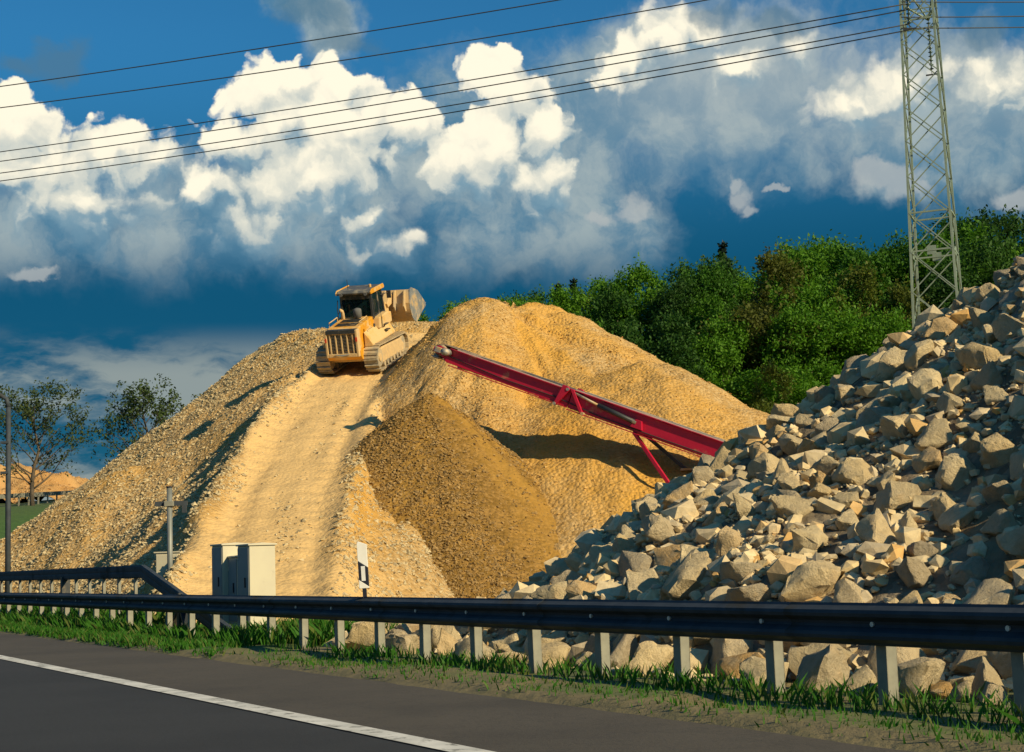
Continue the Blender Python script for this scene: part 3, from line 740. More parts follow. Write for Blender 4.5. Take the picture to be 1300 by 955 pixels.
def build_roadside():
    # delineator
    o = thing('delineator_post', 'white delineator post with slanted black band above the rail', 'delineator post')
    p = at(463, 752, 20.15); M = frame_at(to_t(p.x, p.y), to_n(p.x, p.y) , p.z); o.matrix_world = M @ Matrix.Rotation(R(-2.6), 4, 'Y') @ Matrix.Rotation(R(0), 4, 'X') @ Matrix.Rotation(R(62), 4, 'Z')
    # local x away from the driver, y across
    prof = [(-.062, .0), (.062, .0), (.062, .60), (.02, .645), (-.062, .615)]
    w = [(a, b) for a, b in prof]
    def slab(pts, x0, x1, nm, mt, par): return MB().prism(pts, x0, x1, 'x').build(nm, mt, par, bevel=.004)
    slab([(-.062, .05), (.062, .05), (.062, .16), (-.062, .07)], -.03, .03, 'lower_shaft', 'white_plastic', o)
    b = slab([(-.0615, .07), (.0615, .16), (.0615, .40), (-.0615, .31)], -.0295, .0295, 'black_band', 'black_plastic', o)
    slab([(-.062, .31), (.062, .40), (.062, .62), (.045, .645), (-.062, .60)], -.03, .03, 'upper_shaft', 'white_plastic', o)
    for s in (-1, 1): MB().box(*sorted((s * .0297, s * .035)), -.025, .025, .145, .33).build('reflector', 'reflector', b)
    MB().box(-.02, .02, -.025, .025, -.13, .052).build('foot', 'black_plastic', o)
    # sign post seen from behind and its box
    p = at_n(216, 738, 2.6); p.z = 0; o = thing('sign_post', 'grey round post with short crossbar near its top', 'post', p)
    MB().tube([(0, 0, -.4), (0, 0, 3.1)], .065, 12).build('pole', 'pole_zinc', o, True)
    MB().tube([(0, 0, 3.1), (0, 0, 3.13)], .082, 12).build('pole_cap', 'black_plastic', o)
    MB().box(-.34, .42, -.03, .03, -.05, .06, Matrix.Translation((0, 0, 2.72))).build('crossbar', 'galvanised', o)
    MB().box(-.11, .11, -.10, .10, -.06, .06, Matrix.Translation((0, 0, 2.72))).build('clamp', 'post_zinc', o, bevel=.01)
    MB().box(.30, .40, -.05, .01, -.22, -.05, Matrix.Translation((0, 0, 2.72))).build('lamp_bracket', 'galvanised', o)
    p = at_n(215, 720, 3.0); p.z = 0; o = thing('switch_box', 'small pale switch box behind the round sign post', 'cabinet', p, -.12)
    MB().box(-.34, .34, 0, .3, .35, 1.6).build('housing', 'cabinet_grey', o, bevel=.01)
    for s in (-1, 1):
        d = MB().box(*sorted((s * .02, s * .325)), -.012, 0, .40, 1.55).build('door', 'cabinet_grey', o, bevel=.004)
        MB().box(*sorted((s * .05, s * .075)), -.03, -.012, .9, 1.02).build('handle', 'black_plastic', d)
        MB().box(*sorted((s * .24, s * .3)), .1, .16, -.3, .35).build('leg', 'post_zinc', o)
    MB().box(-.38, .38, -.03, .33, 1.6, 1.63).build('cap', 'cabinet_grey', o)
    # mast at the left edge
    p = at(10, 720, 47); o = thing('lamp_mast', 'thin steel mast at the left edge with bent arm', 'mast', (p.x, p.y, 0))
    MB().tube([(0, 0, -.5), (0, 0, 3), (0, 0, 6.2)], [.085, .08, .07], 10).build('pole', 'galvanised', o, True)
    MB().tube([(0, 0, 6.2), (-.06, 0, 6.45), (-.3, 0, 6.6), (-1.3, 0, 6.75)], [.075, .07, .06, .05], 8).build('arm', 'galvanised', o, True)
    MB().prism([(-2.0, 6.72), (-1.25, 6.70), (-1.25, 6.80), (-1.6, 6.88), (-2.0, 6.82)], -.12, .12).build('lamp_head', 'cabinet_door', o, bevel=.02)
    for zz in (4.2, 5.1): MB().box(-.2, .03, -.13, .13, zz, zz + .07).build('clamp', 'galvanised', o)
build_roadside()

# ------------------------------------------------------------------ track loader on the ramp
def build_loader():
    hy = 62.9; hx = -5.9
    o = thing('track_loader', 'dusty yellow track loader climbing the gravel ramp, bucket raised', 'track loader')
    head = R(15); s = .35; pit = math.atan(s * math.cos(head))
    f = Vector((math.sin(head), math.cos(head), s * math.cos(head))).normalized()
    l = Vector((-math.cos(head), math.sin(head), 0)); l = (l + Vector((0, 0, 1)) * .02).normalized(); u = f.cross(l)
    M = Matrix((f, l, u)).transposed().to_4x4() @ Matrix.Scale(.94, 4); M.translation = Vector((hx, hy, float(ramp_z(hy)) + .07)); o.matrix_world = M
    for sy in (-1, 1):
        yc = sy * 1.06; w = .30
        # track loop: rear sprocket, front idler
        path = []
        for k in range(13): a = R(90 + 180 * k / 12); path.append((-1.55 + .50 * math.cos(a), .56 + .50 * math.sin(a)))
        for k in range(13): a = R(-90 + 180 * k / 12); path.append((1.62 + .44 * math.cos(a), .50 + .44 * math.sin(a)))
        # resample the loop into shoes
        pts = path + [path[0]]; seg = [math.dist(pts[i], pts[i + 1]) for i in range(len(path))]; tot = sum(seg); ns = 44
        def pos(d):
            d %= tot
            for i, q in enumerate(seg):
                if d <= q: a, b = pts[i], pts[i + 1]; r = d / q; return (a[0] + (b[0] - a[0]) * r, a[1] + (b[1] - a[1]) * r), (b[0] - a[0], b[1] - a[1])
                d -= q
        tr = MB()
        for k in range(ns):
            (px, pz), (tx, tz) = pos(tot * k / ns); L = math.hypot(tx, tz); tx, tz = tx / L, tz / L; nx, nz = tz, -tx
            hl = tot / ns * .46
            def mk(a, b): return (px + tx * a + nx * b, pz + tz * a + nz * b)
            tr.prism([mk(-hl, -.0), mk(hl, 0), mk(hl, .035), mk(-hl + .05, .035), mk(-hl + .045, .085), mk(-hl, .085)], yc - w, yc + w)
        t = tr.build('track', 'track_steel', o)
        fr = MB().prism([(-1.6, .28), (1.6, .22), (1.75, .5), (1.35, .80), (.2, .86), (-1.1, .92), (-1.75, .7)], yc - .20, yc + .20).build('track_frame', 'dust_tan', t, bevel=.04)
        MB().tube([(-1.55, yc - .22, .56), (-1.55, yc + .22, .56)], .40, 20).build('sprocket', 'track_steel', t, bevel=.03)
        MB().tube([(-1.55, yc - .26, .56), (-1.55, yc + .26, .56)], .17, 14).build('hub', 'dust_tan', t, bevel=.02)
        MB().tube([(1.62, yc - .18, .50), (1.62, yc + .18, .50)], .38, 20).build('idler_wheel', 'track_steel', t, bevel=.03)
        for k in range(6): x = -1.0 + k * .42; MB().tube([(x, yc - .22, .20), (x, yc + .22, .20)], .12, 12).build('roller', 'track_steel', t)
        for k in range(2): x = -.5 + k * 1.0; MB().tube([(x, yc - .15, .98), (x, yc + .15, .98)], .075, 10).build('carrier_roller', 'track_steel', t)
    # body
    MB().box(-1.7, 1.5, -.80, .80, .45, 1.15).build('chassis', 'dusty_yellow', o, bevel=.04)
    b = MB(); b.prism([(-2.15, 1.02), (-.30, 1.02), (-.15, 2.1), (-2.02, 1.98), (-2.15, 1.90)], -.70, .70); hood = b.build('engine_hood', 'yellow_paint', o, bevel=.05)
    for x0 in (-1.85, -1.2):
        for k in range(5): MB().box(x0 + k * .11, x0 + k * .11 + .05, -.45, .45, 2.035 + (x0 + k * .11 + 1.2) * .064, 2.06 + (x0 + k * .11 + 1.2) * .064).build('louvre', 'dark_frame', hood)
    MB().prism([(-2.15, .62), (-1.75, .55), (-1.75, 1.03), (-2.30, 1.03), (-2.30, .80)], -.76, .76).build('rear_bumper', 'yellow_paint', o, bevel=.03)
    g = MB()
    for (y0, y1, z0, z1) in ((-.72, -.62, .80, 1.93), (.62, .72, .80, 1.93), (-.62, .62, 1.76, 1.93), (-.62, .62, .80, .95)): g.box(-2.46, -2.14, y0, y1, z0, z1)
    gr = g.build('radiator_guard', 'dust_tan', o, bevel=.02)
    MB().box(-2.47, -2.16, -.64, .64, 1.78, 1.945).build('guard_top', 'dark_frame', gr, bevel=.015)
    MB().box(-2.20, -2.16, -.615, .615, .955, 1.755).build('radiator_core', 'black_rubber', gr)
    for k in range(5): y = -.5 + k * .25; MB().box(-2.44, -2.38, y - .022, y + .022, .955, 1.755).build('grille_bar', 'dust_tan', gr)
    for k in range(13): z = .98 + k * .06; MB().box(-2.37, -2.33, -.61, .61, z, z + .022).build('grille_louvre', 'worn_steel', gr)
    MB().tube([(-2.50, -.3, .92), (-2.52, 0, .88), (-2.50, .3, .92)], .03, 8).build('tow_bar', 'worn_steel', gr)
    for sy in (-1, 1):
        MB().prism([(sy * .74, 1.06), (sy * .76, 1.70), (sy * .98, 1.40), (sy * 1.12, 1.16), (sy * 1.10, 1.08)], -1.75, 1.2, 'x').build('side_panel', 'dusty_yellow', o, bevel=.03)
        d = MB().box(-1.6, -.5, *sorted((sy * .742, sy * .762)), 1.30, 1.82).build('service_door', 'yellow_paint', o, bevel=.01)
        MB().tube([(-1.35, sy * .77, 1.5), (-1.35, sy * .80, 1.52), (-1.35, sy * .80, 1.66), (-1.35, sy * .77, 1.68)], .018, 6).build('handle', 'black_rubber', d)
        MB().prism([(-.3, 1.55), (1.35, 1.55), (1.35, 2.0), (.9, 2.08), (-.2, 2.02)], *sorted((sy * .62, sy * .98))).build('tank', 'dusty_yellow', o, bevel=.05)
        MB().tube([(-1.05, sy * .70, 1.02), (-1.05, sy * .70, .9), (.2, sy * .86, .97)], .05, 8).build('step_rail', 'dusty_yellow', o)
    # cab
    y = .68; cz, ct = 2.0, 3.06
    cab = MB()
    def post(x0, x1, yy, lean=0): cab.bar((x0, yy, cz - .02), (x1, yy * .97, ct), .10, .10)
    for sy in (-1, 1):
        post(-.22, -.16, sy * y); post(.55, .58, sy * y); post(1.25, 1.12, sy * y)
        cab.box(-.24, 1.27, *sorted((sy * (y - .05), sy * (y + .05))), cz - .06, cz + .10)
    cab.box(-.25, -.15, -.64, .64, cz - .04, cz + .10); cab.box(-.22, -.12, -.64, .64, ct - .22, ct + .0); cab.box(1.08, 1.2, -.64, .64, ct - .14, ct)
    c = cab.build('cab_frame', 'dark_frame', o, bevel=.012)
    MB().prism([(-.42, ct), (1.28, ct), (1.32, ct + .06), (1.22, ct + .17), (-.30, ct + .17), (-.46, ct + .09)], -.75, .75).build('cab_roof', 'cab_roof', o, bevel=.03)
    for sy in (-1, 1): MB().prism([(-.43, ct + .005), (1.27, ct + .005), (1.30, ct + .09), (1.2, ct + .20), (-.28, ct + .20), (-.45, ct + .10)], *sorted((sy * .752, sy * .80))).build('roof_trim', 'yellow_paint', o, bevel=.01)
    for sy in (-1, 1):
        MB().box(-.12, .51, *sorted((sy * (y - .008), sy * (y + .004))), cz + .12, ct - .03).build('side_window', 'cab_glass', c)
        dr = MB().box(.62, 1.12, *sorted((sy * (y - .008), sy * (y + .004))), cz + .12, ct - .03).build('cab_door', 'cab_glass', o)
        MB().box(.66, .69, *sorted((sy * (y + .006), sy * (y + .04))), cz + .35, cz + .55).build('handle', 'black_rubber', dr)
    MB().box(-.185, -.175, -.61, .61, cz + .12, ct - .24).build('rear_window', 'cab_glass', c)
    MB().box(1.14, 1.15, -.61, .61, cz + .12, ct - .16).build('windscreen', 'cab_glass', c)
    MB().box(-.14, 1.1, -.60, .60, 1.62, 1.68).build('cab_floor', 'dark_frame', c)
    se = MB(); se.box(.15, .65, -.28, .28, 1.68, 2.10); se.prism([(.05, 2.08), (.2, 2.08), (.12, 2.66), (-.03, 2.66)], -.27, .27); se.prism([(-.02, 2.68), (.09, 2.68), (.07, 2.86), (-.04, 2.86)], -.14, .14)
    se.build('driver_seat', 'seat_fabric', c, bevel=.05)
    MB().box(.85, 1.1, -.45, .45, 2.0, 2.62).build('dashboard', 'dark_frame', c, bevel=.04)
    # hood furniture: pre-cleaner, exhaust, mirrors, lamps
    MB().tube([(-.55, .52, 1.92), (-.55, .52, 2.3), (-.58, .53, 2.42), (-.72, .56, 2.5)], [.075, .075, .07, .065], 12).build('exhaust_pipe', 'dust_tan', o, True)
    MB().tube([(-.50, -.12, 1.92), (-.50, -.12, 2.1), (-.50, -.12, 2.12), (-.50, -.12, 2.42), (-.50, -.12, 2.48), (-.50, -.12, 2.52)], [.10, .10, .17, .18, .15, .03], 16).build('air_cleaner', 'seat_fabric', o, True)
    for (x0, x1, y0, y1) in ((-.62, -.32, .1, .42), (-.62, -.30, -.62, -.36)): MB().prism([(x0, 1.93), (x1, 1.95), (x1, 2.10), (x0 + .08, 2.08)], y0, y1).build('hood_cover', 'yellow_paint', o, bevel=.02)
    for sy in (-1, 1):
        mr = MB().tube([(.95, sy * .72, 2.8), (1.2, sy * .98, 2.85)], .018, 6).build('mirror_arm', 'black_rubber', o)
        MB().box(1.18, 1.24, sy * 1.0 - .1, sy * 1.0 + .1, 2.6, 2.93).build('mirror', 'black_rubber', mr, bevel=.02)
        MB().tube([(-.48, sy * .55, ct + .02), (-.40, sy * .55, ct + .02)], .07, 12).build('work_lamp', 'seat_fabric', o)
    # rails, steps, vents, lamps
    for sy in (-1, 1):
        MB().tube([(-.35, sy * .80, 2.02), (-.33, sy * .82, 2.45), (-.30, sy * .78, 2.85)], .02, 6).build('grab_rail', 'black_rubber', o)
        MB().tube([(-1.9, sy * .66, 2.0), (-1.88, sy * .66, 2.16), (-.9, sy * .66, 2.22), (-.88, sy * .66, 2.06)], .02, 6).build('hood_rail', 'dusty_yellow', o)
        for k in range(5): MB().box(-1.15 + k * .1, -1.10 + k * .1, *sorted((sy * .763, sy * .772)), 1.38, 1.7).build('vent_slot', 'dark_frame', o)
        MB().tube([(-.42, sy * .73, 1.72), (-.42, sy * .80, 1.72)], .085, 14).build('filler_cap', 'dark_frame', o)
        MB().box(-2.48, -2.455, *sorted((sy * .63, sy * .71)), 1.45, 1.62).build('tail_lamp', 'red_cap', o)
        MB().box(.15, .5, *sorted((sy * .985, sy * 1.16)), 1.38, 1.42).build('step', 'dark_frame', o)
        MB().box(.15, .5, *sorted((sy * .985, sy * 1.10)), 1.62, 1.66).build('step', 'dark_frame', o)
        MB().tube([(-.05, sy * 1.0, 1.6), (-.05, sy * 1.02, 2.0), (.1, sy * .9, 2.3)], .018, 6).build('grab_rail', 'black_rubber', o)
        MB().tube([(1.3, sy * .45, ct + .02), (1.42, sy * .45, ct + .02)], .07, 12).build('work_lamp', 'seat_fabric', o)
    MB().tube([(-.05, .35, ct + .17), (-.05, .35, ct + .62)], .012, 5).build('antenna', 'black_rubber', o)
    MB().tube([(.5, -.45, ct + .17), (.5, -.45, ct + .29)], .06, 12).build('beacon', 'yellow_paint', o)
    # loader tower, arms and bucket
    for sy in (-1, 1):
        ya = sy * .62
        MB().prism([(1.15, .9), (1.75, .8), (1.95, 1.5), (1.85, 2.25), (1.5, 2.4), (1.2, 1.9)], ya - .07, ya + .07).build('loader_tower', 'dusty_yellow', o, bevel=.02)
        MB().prism([(1.48, 2.30), (1.62, 2.12), (2.25, 2.22), (2.85, 1.60), (3.08, 1.52), (3.12, 1.72), (2.42, 2.56), (2.1, 2.66)], ya - .16, ya - .04 if sy > 0 else ya + .16).build('lift_arm', 'dusty_yellow', o, bevel=.02)
        cy_ = MB().tube([(1.55, ya * .9, 1.1), (2.05, ya * .9, 1.65)], .085, 12).build('lift_cylinder', 'dusty_yellow', o, True)
        MB().tube([(2.05, ya * .9, 1.65), (2.45, ya * .9, 2.1)], .045, 10).build('piston_rod', 'worn_steel', cy_, True)
    zb = MB().prism([(2.15, 1.9), (2.3, 1.85), (2.62, 2.75), (2.55, 3.0), (2.42, 2.98), (2.38, 2.75)], -.12, .12).build('tilt_lever', 'dusty_yellow', o, bevel=.02)
    MB().tube([(1.5, 0, 2.5), (2.45, 0, 2.85)], .075, 10).build('tilt_cylinder', 'dusty_yellow', o, True)
    for k in range(3): MB().tube([(1.3, -.3 + k * .3, 2.2), (1.6, -.3 + k * .3, 2.75), (2.0, -.25 + k * .25, 2.7), (2.3, -.2 + k * .2, 2.4)], .022, 6).build('hose', 'black_rubber', o, True)
    # bucket, rolled back; local profile then placed
    prof = []
    prof += [(.42, 1.42), (.06, 1.02)]
    for k in range(9): a = R(170 + 95 * k / 8); prof.append((.62 + .62 * math.cos(a), .66 + .66 * math.sin(a)))
    prof += [(1.55, .02), (1.62, .02)]
    inner = [(1.55, .06)]
    for k in range(9): a = R(265 - 95 * k / 8); inner.append((.63 + .565 * math.cos(a), .66 + .60 * math.sin(a)))
    inner += [(.11, 1.01), (.46, 1.40)]
    Mb = Matrix.Translation((2.5, 0, 1.05)) @ Matrix.Rotation(R(-18), 4, 'Y') @ Matrix.Diagonal((1.12, 1.12, 1.14, 1))
    # shell as strip of quads between outer and inner
    out_, inn = prof, inner[::-1]
    n = min(len(out_), len(inn)) ; out_ = out_[:n]; inn = inn[:n]
    sh = MB()
    for y0, y1 in ((-1.36, 1.36),):
        vs = [Mb @ Vector((a, yy, b)) for yy in (y0, y1) for a, b in out_] + [Mb @ Vector((a, yy, b)) for yy in (y0, y1) for a, b in inn]
        fs = [(i, i + 1, n + i + 1, n + i) for i in range(n - 1)] + [(2 * n + i, 3 * n + i, 3 * n + i + 1, 2 * n + i + 1) for i in range(n - 1)]
        fs += [(0, n, 3 * n, 2 * n), (n - 1, 3 * n - 1, 4 * n - 1, 2 * n - 1)] + [(i, 2 * n + i, 2 * n + i + 1, i + 1) for i in range(n - 1)] + [(n + i, n + i + 1, 3 * n + i + 1, 3 * n + i) for i in range(n - 1)]
        sh.add(vs, fs)
    bk = sh.build('bucket', 'bucket_steel', o)
    side = [(.40, 1.42)] + prof[1:11] + [(1.60, .02), (1.78, .18), (1.25, .95), (.62, 1.40)]
    for sy in (-1, 1): MB().prism(side, *sorted((sy * 1.361, sy * 1.40)), 'y', Mb).build('side_plate', 'worn_steel' if sy < 0 else 'bucket_steel', bk)
    for k in range(7):
        yy = -1.2 + k * .4
        MB().prism([(.40, 1.425), (.055, 1.03), (.0, .70), (-.10, .74), (-.17, 1.0), (.22, 1.45)], yy - .025, yy + .025, 'y', Mb).build('rib', 'bucket_steel', bk)
    MB().box(1.55, 1.80, -1.40, 1.40, -.005, .05, Mb).build('cutting_edge', 'worn_steel', bk)
    for k in range(8):
        yy = -1.3 + k * 2.6 / 7
        MB().prism([(1.7, -.02), (2.02, .0), (2.02, .03), (1.7, .09)], yy - .05, yy + .05, 'y', Mb).build('tooth', 'worn_steel', bk)
    return o, M
loader, LM = build_loader()

def build_operator():
    """seated driver, one skinned body"""
    o = thing('person', 'loader operator in green jacket and red cap sitting in the cab', 'person'); o.matrix_world = LM @ Matrix.Translation((0, -.02, -.34))
    J = {'pelvis': (.36, 0, 2.50, .15), 'belly': (.34, 0, 2.66, .14), 'chest': (.32, 0, 2.86, .16), 'neck': (.33, 0, 3.00, .06), 'head0': (.35, 0, 3.07, .08), 'head1': (.36, 0, 3.15, .092)}
    vs, rad, ed, ix = [], [], [], {}
    def add(nm, p, r, par=None):
        ix[nm] = len(vs); vs.append(p); rad.append(r)
        if par: ed.append((ix[par], ix[nm]))
    prev = None
    for k, v in J.items(): add(k, v[:3], v[3], prev); prev = k
    for s in (-1, 1):
        n = 'l' if s > 0 else 'r'
        add(n + 'sh', (.33, s * .18, 2.90), .075, 'chest'); add(n + 'el', (.48, s * .25, 2.66), .055, n + 'sh'); add(n + 'wr', (.72, s * .18, 2.66), .04, n + 'el'); add(n + 'ha', (.80, s * .17, 2.67), .042, n + 'wr')
        add(n + 'hip', (.42, s * .10, 2.48), .10, 'pelvis'); add(n + 'kn', (.80, s * .15, 2.46), .075, n + 'hip'); add(n + 'an', (.88, s * .15, 2.08), .05, n + 'kn'); add(n + 'to', (1.02, s * .16, 2.03), .045, n + 'an')
    me = bpy.data.meshes.new('body'); me.from_pydata(vs, ed, []); me.update()
    b = obj('body', me, 'jacket_green', o)
    sk = b.modifiers.new('skin', 'SKIN'); ss = b.modifiers.new('sub', 'SUBSURF'); ss.levels = 1; ss.render_levels = 1
    for i, r_ in enumerate(rad): me.skin_vertices[0].data[i].radius = (r_, r_)
    me.skin_vertices[0].data[0].use_root = True
    h = MB(); h.tube([(.37, 0, 3.035), (.37, 0, 3.08), (.37, 0, 3.14), (.37, 0, 3.20), (.37, 0, 3.235)], [.055, .085, .098, .085, .03], 14); h.prism([(.46, 3.10), (.495, 3.09), (.46, 3.14)], -.018, .018)
    h.build('head', 'skin_tone', o, True)
    c = MB(); c.tube([(.36, 0, 3.15), (.36, 0, 3.20), (.36, 0, 3.25), (.36, 0, 3.27)], [.105, .103, .08, .02], 14); c.prism([(.44, 3.155), (.56, 3.145), (.55, 3.165), (.44, 3.18)], -.07, .07)
    c.build('cap', 'red_cap', o, True)
build_operator()

# ------------------------------------------------------------------ red conveyor
def build_conveyor():
    A = at(568, 447, 50.6); B = at(918, 570, 47); d = (B - A); d.normalize(); Lfull = (B - A).length + 6.6
    o = thing('stacking_conveyor', 'long crimson stacking conveyor rising from behind the rock heap', 'conveyor')
    y = Vector((0, 0, 1)).cross(d).normalized(); z = d.cross(y)      # x down the belt, y across, z up
    M = Matrix((d, y, z)).transposed().to_4x4() @ Matrix.Diagonal((1, 1, .88, 1)); M.translation = A; o.matrix_world = M
    hw = .52
    near = 1 if (M.to_3x3() @ Vector((0, 1, 0))).y < 0 else -1
    LAB = (B - A).length; fold = LAB * .49; leg = LAB * .73
    for sy in (-1, 1):
        a0, a1 = sorted((sy * hw, sy * (hw + .05)))
        s1 = MB(); s1.prism([(.1, -.16), (.35, -.34), (fold, -.40), (fold, .17), (.45, .17), (.12, .05)], a0, a1); p = s1.build('side_beam', 'crimson_paint', o, bevel=.01)
        s2 = MB(); s2.prism([(fold + .03, -.42), (Lfull, -.46), (Lfull, .22), (fold + .03, .19)], a0, a1); q = s2.build('side_beam', 'crimson_paint', o, bevel=.01)
        b0, b1 = sorted((sy * hw, sy * (hw + .14)))
        MB().box(.4, fold, b0, b1, .172, .20).build('flange', 'crimson_paint', p); MB().box(.5, fold, b0, b1, -.43, -.402).build('flange', 'crimson_paint', p)
        MB().box(fold + .03, Lfull, b0, b1, .222, .25).build('flange', 'crimson_paint', q); MB().box(fold + .03, Lfull, b0, b1, -.49, -.462).build('flange', 'crimson_paint', q)
        MB().box(.6, fold - .05, *sorted((sy * (hw - .03), sy * (hw + .03))), .202, .235).build('skirt_strip', 'pale_edge', p); MB().box(fold + .1, Lfull - .2, *sorted((sy * (hw - .03), sy * (hw + .03))), .252, .285).build('skirt_strip', 'pale_edge', q)
        # hinge where the head section folds
        c0, c1 = sorted((sy * (hw + .05), sy * (hw + .17)))
        h = MB(); h.prism([(fold - .42, -.46), (fold - .34, -.46), (fold - .02, .22), (fold - .14, .30), (fold - .30, .30)], c0, c1); h.prism([(fold + .55, -.50), (fold + .67, -.50), (fold + .1, .26), (fold - .04, .26)], c0, c1)
        hb = h.build('hinge_bracket', 'crimson_paint', o, bevel=.01)
        for xx, zz in ((fold - .38, -.42), (fold + .6, -.44), (fold - .1, .2)): MB().tube([(xx, c0 - .02, zz), (xx, c1 + .02, zz)], .055, 10).build('pin', 'worn_steel', hb)
        e = (c0 + c1) / 2
        cyl = MB().tube([(fold + 1.0, e, .02), (fold + 2.35, e, -.12)], .085, 12).build('fold_cylinder', 'dark_frame', o, True)
        MB().tube([(fold + .1, e, .16), (fold + 1.0, e, .02)], .045, 10).build('piston_rod', 'worn_steel', cyl, True)
        MB().prism([(fold + 2.2, -.30), (fold + 2.6, -.30), (fold + 2.5, .0), (fold + 2.3, .0)], c0, c1).build('cylinder_lug', 'crimson_paint', o, bevel=.01)
        # head end
        MB().prism([(-.22, -.10), (.25, -.20), (.25, .14), (-.05, .16), (-.22, .06)], *sorted((sy * (hw + .005), sy * (hw + .07)))).build('head_plate', 'crimson_paint', o, bevel=.01)
        MB().box(-.12, .12, *sorted((sy * (hw + .07), sy * (hw + .2))), -.10, .10).build('bearing', 'worn_steel', o, bevel=.02)
    b = MB(); b.box(.0, Lfull, -.47, .47, .235, .262); b.box(.2, Lfull, -.45, .45, -.32, -.30); b.build('belt', 'belt_rubber', o)
    dr = MB(); dr.tube([(0, -.48, 0), (0, .48, 0)], .225, 18); dr.build('head_drum', 'belt_rubber', o, True)
    k = 0
    while .8 + k * 1.0 < Lfull:
        x = .8 + k * 1.0
        MB().tube([(x, -.50, -.38 if k % 3 == 0 else .17), (x, .50, -.38 if k % 3 == 0 else .17)], .045, 8).build('roller', 'worn_steel', o); k += 1
    MB().tube([(.35, near * (hw + .08), .02), (.35, near * (hw + .42), .02)], .13, 12).build('drive_motor', 'worn_steel', o, True)
    MB().tube([(.4, near * (hw + .07), -.1), (2.5, near * (hw + .07), -.22), (fold - .5, near * (hw + .07), -.2), (fold + 1.2, near * (hw + .07), -.34), (Lfull - .5, near * (hw + .07), -.36)], .018, 6).build('cable', 'black_rubber', o, True)
    sc = MB(); sc.box(-.26, .1, -.5, .5, -.30, -.26); sc.box(-.30, -.1, -.3, .3, -.34, -.18); sc.build('belt_scraper', 'worn_steel', o)
    # heap of material on the belt is thin: a few stones riding up
    # legs: world points expressed locally
    inv = M.inverted()
    def W2(p): return inv @ Vector(p)
    top = M @ Vector((9.75, 0, -.47))
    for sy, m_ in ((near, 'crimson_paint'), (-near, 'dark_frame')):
        tp = M @ Vector((leg, sy * .5, -.47)); fx, fy = tp.x + 1.15, tp.y - 1.0 + (0 if sy == near else .25); ft = Vector((fx, fy, float(max(ground_z(fx, fy), pile_z(fx, fy))) + .02))
        l = MB().bar(W2(tp), W2(ft), .11, .11).build('support_leg', m_, o)
        MB().box(-.2, .2, -.2, .2, -.02, .05, inv.to_3x3().to_4x4()).build('foot_plate', 'worn_steel', l).location = W2(ft)
    e1 = M @ Vector((leg, .5, -.47)); e2 = M @ Vector((leg, -.5, -.47)); MB().bar(W2(e1), W2(e2), .12, .12).build('leg_crossbar', 'crimson_paint', o)
    # feed end: tail drum, hopper and chassis on the ground behind the heap
    tl = Lfull
    MB().tube([(tl, -.5, -.02), (tl, .5, -.02)], .24, 16).build('tail_drum', 'belt_rubber', o, True)
    hp = MB(); hp.add([(tl - 2.2, -.55, .25), (tl, -.55, .25), (tl, .55, .25), (tl - 2.2, .55, .25), (tl - 2.6, -1.1, 1.2), (tl + .3, -1.1, 1.2), (tl + .3, 1.1, 1.2), (tl - 2.6, 1.1, 1.2)],
                      [(0, 1, 5, 4), (1, 2, 6, 5), (2, 3, 7, 6), (3, 0, 4, 7)]); h_ = hp.build('feed_hopper', 'crimson_paint', o); sd = h_.modifiers.new('s', 'SOLIDIFY'); sd.thickness = .03
    for xx in (tl - 2.4, tl - .3):
        for sy in (-1, 1):
            tp = M @ Vector((xx, sy * .5, -.48)); MB().bar(W2(tp), W2((tp.x, tp.y, -.05)), .14, .14, (1, 0, 0)).build('chassis_leg', 'crimson_paint', o)
build_conveyor()

